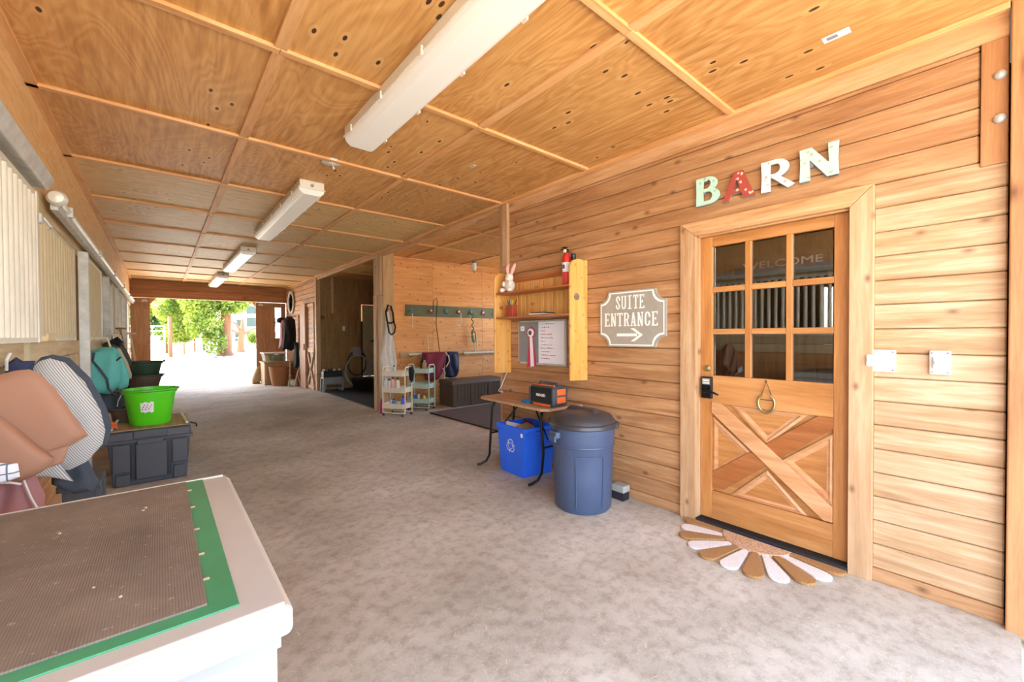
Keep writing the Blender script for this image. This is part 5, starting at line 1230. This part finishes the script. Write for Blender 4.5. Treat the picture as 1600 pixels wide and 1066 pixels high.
bl = [(-.16, -.08, .14, .13, .03, 'white', 'blue', 'white bottle with blue cap in the mint cart bottom tray'), (-.09, -.06, .14, .15, .026, 'bottle_blue', 'white', 'blue bottle in the mint cart bottom tray'), (-.01, -.07, .14, .18, .028, 'white', 'bottle_red', 'white bottle with red cap in the mint cart bottom tray'),
      (.05, -.04, .14, .17, .025, 'bottle_red', 'brass', 'red bottle in the mint cart bottom tray'), (.11, -.08, .14, .13, .034, 'bottle_yel', 'white', 'yellow bottle in the mint cart bottom tray')]
for x, y, z, h, r_, m1, m2, l in bl: bottle(oncart((3.68, 6.98), -1.047, x, y, z), h, r_, m1, m2, l, group='grooming bottles on the two carts')
def brush(c, mat, label, a=0):
    t = empty('grooming_brush', c, label, 'brush'); put('block', MB().ball((c[0], c[1], c[2] + .03), .04, (1.5, .8, .5), 2), mat, t, smooth=True); put('bristles', MB().box(c[0] - .045, c[0] + .045, c[1] - .022, c[1] + .022, c[2], c[2] + .02), 'black', t); return t
brush(oncart((3.10, 6.74), -1.047, .05, -.02, .70), 'basket', 'brown oval grooming brush on the cream cart top tray'); brush(oncart((3.68, 6.98), -1.047, -.05, 0, .70), 'card', 'tan grooming brush on the mint cart top tray'); brush(oncart((3.68, 6.98), -1.047, .02, -.05, .42), 'black', 'black grooming brush on the mint cart middle tray')
t = bottle(oncart((3.68, 6.98), -1.047, .0, .06, .69), .26, .05, 'black', 'black', 'large black bottle on the mint cart top tray'); t = bottle(oncart((3.68, 6.98), -1.047, .08, -.02, .69), .22, .04, 'card', 'brass', 'tan patterned tin on the mint cart top tray')
o = put('black_gloves', MB().puff([(3.21, .83), (3.28, .84), (3.31, .76), (3.29, .62), (3.26, .56), (3.22, .62), (3.20, .74)], 6.52, .03, 'y', folds=.006, fr=60, seed=3), 'blackcloth', smooth=True); tag(o, 'black gloves hanging on the right end of the cream cart', 'gloves')
bottle((2.95, 7.05, 0), .26, .03, 'magenta', 'magenta', 'magenta bottle on the floor at the foot of the post')
t = empty('white_sheet', (3.1, 7.02, 1.2), 'white cloth sheet hanging on the post beside the carts', 'sheet')
put('drape', MB().puff([(3.03, 1.86), (3.07, 1.88), (3.11, 1.6), (3.17, 1.2), (3.22, .9), (3.2, .62), (3.13, .6), (3.05, .55), (2.92, .52), (2.94, .75), (2.92, .95), (2.98, 1.25), (3.01, 1.6)], 7.02, .05, 'y', folds=.014, fr=70, seed=15), 'sheet', t, smooth=True)
t = empty('halter', (3.08, 6.96, 1.6), 'black halter with a red noseband hanging over the white sheet', 'halter')
put('crown_loop', MB().tube([(3.02, 6.955, 1.62), (3.0, 6.955, 1.78), (3.04, 6.955, 1.9), (3.09, 6.955, 1.88), (3.13, 6.955, 1.75), (3.14, 6.955, 1.58)], .016, 8), 'blackcloth', t, smooth=True); put('cheek_strap', MB().tube([(3.02, 6.95, 1.62), (3.05, 6.95, 1.42), (3.1, 6.95, 1.38), (3.15, 6.95, 1.42), (3.17, 6.95, 1.52), (3.14, 6.95, 1.6)], .014, 8), 'blackcloth', t, smooth=True)
put('noseband', MB().tube([(3.02, 6.945, 1.6), (3.08, 6.94, 1.58), (3.15, 6.945, 1.62)], .014, 8), 'blackcloth', t, smooth=True); put('red_lining', MB().tube([(3.02, 6.95, 1.78), (3.05, 6.945, 1.84), (3.08, 6.95, 1.82)], .012, 6), 'bottle_red', t, smooth=True)
t = empty('saddle_rack', (3.5, 4.4, 1.0), 'black tubular saddle rack projecting beyond the wall end', 'rack')
put('arm', MB().tube([(3.6, 3.79, 1.02), (3.56, 4.28, 1.01), (3.50, 4.31, 1.0), (3.46, 4.28, .99), (3.48, 3.79, .97)], .014, 8), 'blackm', t, smooth=True); put('plate', MB().box(3.4, 3.66, 3.765, 3.79, .9, 1.08), 'blackm', t)
o = put('grey_jacket', MB().puff([(3.42, .96), (3.56, .98), (3.62, .8), (3.6, .6), (3.5, .52), (3.42, .6), (3.38, .8)], 4.05, .06, 'y', folds=.015, fr=40, seed=4), 'charcloth', smooth=True); tag(o, 'dark grey jacket hanging from the black rack behind the wall end', 'jacket')
o = put('power_cord', MB().tube([(2.96, 3.6, .95), (2.9, 3.64, .78), (2.88, 3.66, .74), (2.9, 3.6, .73)], .005, 6), 'offwhite', smooth=True); tag(o, 'pale cord hanging at the far end of the folding table', 'cord')

# ------------------------------------------------------------------ wash stall contents
t = empty('step_stool', (3.22, 10.7, 0), 'grey plastic step stool carrying the grooming caddy in the wash stall', 'stool')
put('top', MB().box(2.99, 3.45, 10.6, 10.86, .32, .36), 'grey', t, .01)
for x in (2.97, 3.40):
    for y in (10.6, 10.82): put('leg', MB().hexa([(x, y, 0), (x + .06, y, 0), (x + .06, y + .04, 0), (x, y + .04, 0)], [(x + .02, y, .32), (x + .07, y, .32), (x + .07, y + .04, .32), (x + .02, y + .04, .32)]), 'grey', t, .004)
put('front_apron', MB().box(3.03, 3.41, 10.605, 10.62, .2, .32), 'grey', t); put('lower_step', MB().box(3.05, 3.4, 10.55, 10.64, .12, .15), 'dgrey', t)
t = empty('caddy', (3.22, 10.72, .36), 'black caddy box full of brushes on the wash stall stool', 'caddy')
put('box', MB().box(3.0, 3.44, 10.63, 10.82, .362, .5), 'black', t, .01)
for i, (x, m_, l) in enumerate(((3.03, 'plush', 'white sponge at the left of the black caddy'), (3.14, 'black', 'black brush in the black caddy'), (3.21, 'tubg', 'green brush in the black caddy'), (3.28, 'offwhite', 'off-white sponge in the middle of the black caddy'), (3.4, 'plush', 'white sponge at the right of the black caddy'))):
    o = put('sponge', MB().ball((x, 10.72, .53), .04, (1, 1, .8), 1), m_, smooth=True); tag(o, l, 'sponge', 'things in the black caddy')
t = empty('hose_reel', (3.92, 11.03, .8), 'grey wall hose hanger with coiled dark and grey hoses', 'hose')
put('hanger', MB().lathe([(.0, -.14), (.12, -.13), (.15, -.04), (.14, 0)], 20, (3.92, 11.05, .95), 'y'), 'grey', t, smooth=True)
put('hose_coil', MB().tube([(3.92 + (.24 + .005 * math.sin(i)) * math.sin(i * PI / 12), 10.95 - .01 * (i // 24), .66 + .32 * math.cos(i * PI / 12)) for i in range(60)], .014, 8), 'blackm', t, smooth=True)
put('hose_loop', MB().tube([(3.92 + .3 * math.sin(i * PI / 10) * (1 + .1 * (i // 20)), 10.9 - .02 * (i // 20), .46 + .4 * math.cos(i * PI / 10)) for i in range(56)], .011, 8), 'hose', t, smooth=True)
put('hose_tail', MB().tube([(4.1, 10.93, .9), (4.17, 10.93, .7), (4.16, 10.9, .4), (4.1, 10.85, .05)], .012, 8), 'hose', t, smooth=True)
o = put('outlet_cover', MB().box(3.59, 3.66, 11.045, 11.059, 1.5, 1.62), 'white', None, .004); tag(o, 'white outlet cover on the wash stall back wall', 'outlet')
t = empty('tap', (4.38, 11.0, 1.22), 'chrome double tap on the cream wash stall door', 'tap'); put('body', MB().tube([(4.28, 11.0, 1.22), (4.5, 11.0, 1.22)], .02, 10), 'chrome', t, smooth=True); put('handle', MB().lathe([(0, -.05), (.045, -.04), (.045, -.02)], 12, (4.38, 11.0, 1.23), 'y'), 'blackm', t); put('spout', MB().tube([(4.38, 11.0, 1.22), (4.37, 10.95, 1.12), (4.37, 10.95, 1.08)], .012, 8), 'chrome', t)
o = put('tie_ring', MB().tube([(3.1 + .035 * math.cos(i * PI / 6), 11.03, 1.83 + .035 * math.sin(i * PI / 6)) for i in range(12)], .01, 6, closed=True), 'blackm'); tag(o, 'black iron tie ring high on the wash stall wall', 'ring')
o = put('water_trough', MB().hexa([(3.75, 10.3, .02), (5.2, 10.3, .02), (5.2, 10.75, .02), (3.75, 10.75, .02)], [(3.7, 10.25, .3), (5.25, 10.25, .3), (5.25, 10.8, .3), (3.7, 10.8, .3)]), 'black', None, .02); tag(o, 'black rubber trough on the wash stall floor below the hoses', 'trough')

# ------------------------------------------------------------------ far right: clock, coats, box, baskets
t = empty('wall_clock', (2.95, 13.45, 2.36), 'large round metal-rimmed clock high on the far right wall', 'clock')
c = (2.962, 13.5, 2.35)
put('rim', MB().lathe([(.29, 0), (.33, -.01), (.34, -.04), (.32, -.06), (.27, -.05), (.265, -.02)], 32, c, 'x'), 'galv', t, smooth=True); put('face', MB().lathe([(0, -.02), (.28, -.02), (.28, 0)], 32, c, 'x'), 'offwhite', t)
for k in range(12):
    a = k * PI / 6; put('hour_mark', MB().tube([(2.94, c[1] + .2 * math.sin(a), c[2] + .2 * math.cos(a)), (2.94, c[1] + .25 * math.sin(a), c[2] + .25 * math.cos(a))], .01, 4), 'black', t)
put('hand', MB().box(2.928, 2.932, 13.49, 13.51, 2.35, 2.5), 'black', t); put('hand', MB().box(2.928, 2.932, 13.4, 13.52, 2.34, 2.355), 'black', t)
t = empty('coat_rail', (2.94, 13.5, 1.9), 'wooden coat rail with pegs on the far right wall', 'rail'); put('board', MB().box(2.935, 2.963, 12.7, 14.2, 1.86, 1.95), 'casing', t)
for y in (12.9, 13.2, 13.5, 13.8, 14.1): put('peg', MB().tube([(2.94, y, 1.9), (2.87, y, 1.93)], .012, 6), 'blackm', t)
def coat(x0, x1, y, z0, z1, mat, label, seed, flare=.03):
    cx = (x0 + x1) / 2
    o = put('coat', MB().puff([(cx - .06, z1), (cx + .05, z1), (x1 - .02, z1 - .1), (x1, z1 - .45), (x1 + .0, z0 + .1), (cx + .04, z0), (cx - .06, z0 + .05), (x0 - flare, z0 + .02), (x0 + .02, z1 - .4), (x0 + .02, z1 - .12)], y, .13, 'y', folds=.03, fr=35, seed=seed), mat, smooth=True)
    return tag(o, label, 'coat', 'coats on the far right wall')
coat(2.58, 2.92, 12.9, .95, 1.92, 'blackcloth', 'long black coat hanging on the nearest peg of the far wall', 3)
coat(2.66, 2.93, 13.7, .98, 1.85, 'mauve', 'brown jacket hanging behind the black coat', 9)
coat(2.78, 2.92, 12.6, .45, 1.2, 'blackcloth', 'black trousers hanging below the coats', 11, 0)
t = empty('riding_hat', (2.72, 13.9, 1.84), 'black brimmed hat hanging on the farthest peg', 'hat'); put('crown', MB().ball((2.74, 13.9, 1.84), .11, (1, 1, .8)), 'blackcloth', t, smooth=True); put('brim', MB().lathe([(.0, 0), (.2, -.01), (.2, .0)], 20, (2.72, 13.9, 1.79)), 'blackcloth', t)
t = empty('plywood_box', (2.5, 13.5, 0), 'tall tan wooden box under the clear bin at the far end', 'box')
put('body', MB().box(2.2, 2.82, 13.3, 13.9, 0, .62), 'card', t, .01); put('top', MB().box(2.17, 2.85, 13.27, 13.93, .62, .645), 'table', t, .005); put('front_leg', MB().box(2.195, 2.24, 13.28, 13.32, 0, .62), 'casing', t)
t = empty('clear_bin', (2.48, 13.55, .645), 'clear plastic storage bin with green contents on the tan box', 'storage bin')
put('tub', MB().hexa([(2.24, 13.35, .65), (2.76, 13.35, .65), (2.76, 13.8, .65), (2.24, 13.8, .65)], [(2.2, 13.32, .88), (2.8, 13.32, .88), (2.8, 13.84, .88), (2.2, 13.84, .88)]), 'clear', t, .01); put('lid', MB().box(2.18, 2.82, 13.3, 13.86, .88, .905), 'offwhite', t, .008)
put('clip', MB().box(2.45, 2.55, 13.29, 13.31, .84, .89), 'white', t)
o = put('green_cloths', MB().puff([(2.27, .66), (2.74, .66), (2.76, .84), (2.5, .86), (2.25, .82)], 13.55, .12, 'y', folds=.02, fr=50, seed=2, back=1), 'olive', smooth=True); tag(o, 'green cloths packed inside the clear bin', 'cloth')
t = empty('wicker_basket', (2.5, 13.0, 0), 'terracotta coloured woven basket in front of the tan box', 'basket')
put('body', MB().lathe([(0, 0), (.17, 0), (.22, .25), (.25, .5), (.255, .52), (.235, .52), (.2, .25), (.15, .02), (0, .02)], 28, (2.5, 13.0, 0)), 'basket', t, smooth=True); put('rim', MB().tube([(2.5 + .25 * math.cos(i * PI / 14), 13.0 + .25 * math.sin(i * PI / 14), .515) for i in range(28)], .014, 8, closed=True), 'basket', t, smooth=True)
t = empty('small_fan', (2.74, 12.6, 0), 'small white box fan on the floor beside the basket', 'fan')
put('case', MB().prism([(2.64, .03), (2.66, .0), (2.84, .0), (2.86, .03), (2.86, .13), (2.81, .19), (2.69, .19), (2.64, .13)], 12.55, 12.65, 'y'), 'stone', t, .008); put('grille', MB().lathe([(0, -.012), (.07, -.01), (.075, 0)], 18, (2.75, 12.55, .1), 'y'), 'offwhite', t)
t = empty('metal_stand', (2.87, 12.7, 0), 'white metal folding frame leaning at the far right wall', 'frame'); put('bar', MB().tube([(2.75, 12.45, .0), (2.86, 12.5, .4), (2.92, 12.55, .55)], .015, 6), 'white', t); put('bar', MB().tube([(2.92, 12.45, .0), (2.84, 12.5, .35)], .012, 6), 'white', t)
o = put('feed_sack', MB().puff([(2.0, .0), (2.2, .0), (2.22, .3), (2.19, .5), (2.12, .5), (2.04, .3), (1.98, .12)], 14.0, .1, 'y', folds=.01, fr=30, seed=4, back=.8), 'card', smooth=True); tag(o, 'tan feed sack leaning at the left of the wooden box', 'sack')
o = put('helmet', MB().ball((2.25, 13.6, .70), .0, (1, 1, .7)), 'maroon') if False else None

# ------------------------------------------------------------------ outdoors: tree, bushes, gate, house
def leaves(name, blobs, n, size, mat, parent, seed):
    rn = random.Random(seed); mm = []; F = []
    tot = sum(b[3] ** 2 for b in blobs)
    for b in blobs:
        for _ in range(int(n * b[3] ** 2 / tot)):
            d = Vector((rn.gauss(0, 1), rn.gauss(0, 1), rn.gauss(0, 1))).normalized() * b[3] * (rn.random() ** .35)
            c = Vector((b[0] + d.x, b[1] + d.y * .8, b[2] + d.z * b[4]))
            if c.z < gz(c.y) + .05: continue
            u = Vector((rn.gauss(0, 1), rn.gauss(0, 1), rn.gauss(0, 1))).normalized(); v = u.orthogonal().normalized()
            s_ = size * rn.uniform(.6, 1.3); k = len(mm)
            mm += [c - u * s_, c + v * s_ * .5, c + u * s_, c - v * s_ * .5]; F.append((k, k + 1, k + 2, k + 3))
    me = bpy.data.meshes.new(name); me.from_pydata([tuple(Vector(p) - parent.location) for p in mm], [], F); me.materials.append(M[mat])
    o = bpy.data.objects.new(name, me); COL.objects.link(o); o.parent = parent; o['kind'] = 'stuff'; return o
def tree(loc, h, r_, blobs, n, size, mat, label, seed, lean=.1):
    t = empty('tree', loc, label, 'tree'); x, y, z = loc
    put('trunk', MB().tube([(x, y, z - .1), (x, y, z + .15), (x + lean * .3, y, z + h * .3), (x + lean, y, z + h * .6), (x + lean * 1.4, y + .2, z + h)], [r_ * 1.5, r_ * 1.05, r_ * .9, r_ * .75, r_ * .3], 12), 'bark', t, smooth=True)
    for k, (dx, dz) in enumerate(((-.9, .75), (1.0, .8), (-.5, .95))):
        put('branch', MB().tube([(x + lean * .9, y, z + h * .5), (x + lean + dx * .5, y, z + h * (dz - .1)), (x + lean + dx * 1.2, y + .1, z + h * dz)], [r_ * .4, r_ * .3, r_ * .12], 8), 'bark', t, smooth=True)
    leaves('foliage', blobs, n, size, mat, t, seed); return t
G = gz(22)
tree((2.15, 22, G), 4.2, .24, [(2.2, 22, 3.6, 1.1, .8), (1.3, 21.8, 2.9, .8, .9), (1.4, 21.7, 2.0, .7, 1.1), (1.75, 21.5, 1.15, .45, 1.2), (3.0, 22.2, 3.4, .9, .7), (2.4, 21.6, 2.75, .6, .7), (.9, 22.5, 3.6, 1.0, .8), (.5, 23, 2.6, .8, .8), (.7, 23, 1.6, .6, .8)], 14000, .085, 'leaf', 'leafy tree with stout brown trunk just outside the far opening', 1)
tree((.2, 27, .6), 3.2, .12, [(.2, 27, 3.5, 1.3, .9), (-.6, 27.5, 4.2, 1.4, .8), (1.0, 27, 2.4, 1.1, .9), (.6, 26.5, 1.6, .8, .8), (-.9, 27, 2.9, .8, .8)], 9000, .11, 'leaf', 'bright green bush tree left of the trunk', 2)
tree((-1.6, 36, .6), 5.0, .2, [(-1.4, 36, 3.9, 1.9, .9), (0, 37, 2.6, 1.6, .8), (.8, 37, 5.4, 2.2, .8), (-3.4, 36, 5.2, 2.0, .8), (2.6, 38, 5.2, 2.0, .8)], 9000, .17, 'leafd', 'darker green tree far behind on the left', 3)
tree((3.2, 26, .6), 1.7, .17, [(3.9, 26.4, 1.3, .35, .9)], 700, .07, 'leaf', 'short bare stump-like trunk right of the leafy tree', 4)
tree((6.5, 46, .6), 6.0, .25, [(6.5, 46, 6.5, 2.6, .9), (10.5, 46, 5.5, 2.4, .9), (2.6, 50, 5.0, 2.4, .9)], 5000, .2, 'leafd', 'distant green tree behind the white house', 5)
o = put('fallen_leaves', MB().box(2.0, 2.01, 21.4, 21.41, .58, .59), 'bark'); tag(o, 'dead leaves scattered at the foot of the tree', 'leaves', kind='stuff')
mm = bmesh.new(); rr_ = random.Random(5)
for i in range(500):
    x, y = rr_.uniform(1.2, 4.2), rr_.uniform(19.8, 22.6); z = gz(y) - .055; s_ = rr_.uniform(.03, .06); a = rr_.random() * 6
    mm.faces.new([mm.verts.new((x + s_ * math.cos(a + k * PI / 2), y + s_ * math.sin(a + k * PI / 2), z + rr_.uniform(0, .02))) for k in range(4)])
mm.to_mesh(o.data); mm.free()
t = empty('field_gate', (-.1, 22, G), 'pale metal field gate at the left of the yard', 'gate')
for k in range(6): put('rail', MB().tube([(-1.6, 22, G + .2 + k * .2), (.12, 22, G + .2 + k * .2)], .026, 8), 'grey', t)
for x in (-1.6, -.7, .12): put('upright', MB().tube([(x, 22, G + .1), (x, 22, G + 1.25)], .026, 8), 'galv_w', t)
o = put('gate_post', MB().lathe([(.075, 0), (.075, 1.62), (.06, 1.66), (0, 1.66)], 12, (.3, 22, G - .06)), 'bark', smooth=True); tag(o, 'round brown wooden gate post beside the pale gate', 'post')
t = empty('pole_fence', (3.5, 27, .6), 'low pole fence receding behind the gate post', 'fence')
for z in (.5, .95): put('rail', MB().tube([(.3, 22.1, G + z), (1.9, 30, .6 + z)], .035, 8), 'post', t)
for k in range(1, 4): put('post', MB().tube([(.3 + .53 * k, 22.1 + 2.6 * k, .5), (.3 + .53 * k, 22.1 + 2.6 * k, 1.6)], .045, 8), 'bark', t)
# white house with tall window grid
t = empty('house', (5.5, 34, .6), 'white gabled house with gridded windows right of the tree', 'house')
put('wall', MB().prism([(3.6, .5), (8.2, .5), (8.2, 3.9), (5.9, 5.2), (3.6, 2.4)], 34, 34.2, 'y'), 'housew', t)
put('roof_edge', MB().prism([(3.2, 1.95), (5.9, 5.25), (5.9, 5.55), (3.1, 2.15)], 33.6, 39, 'y'), 'housew', t); put('roof_edge', MB().prism([(5.9, 5.25), (8.8, 3.6), (8.8, 3.85), (5.9, 5.55)], 33.6, 39, 'y'), 'housew', t)
for (a, b, z0, z1) in ((3.85, 4.4, 1.0, 1.75), (4.52, 5.3, 1.0, 1.75), (3.95, 4.4, 2.0, 2.6), (4.52, 5.3, 2.0, 2.75), (4.52, 5.3, 2.9, 3.55), (5.6, 6.4, 1.0, 1.75), (5.6, 6.4, 2.0, 2.75)):
    w_ = put('window', MB().box(a, b, 33.97, 34.0, z0, z1), 'white', t); put('pane', MB().box(a + .05, b - .05, 33.95, 33.98, z0 + .05, z1 - .05), plain('far_glass', '3a4a44', .2), w_)
put('deck_rail', MB().box(3.5, 6.5, 33.2, 33.26, 1.25, 1.31), 'galv_w', t)
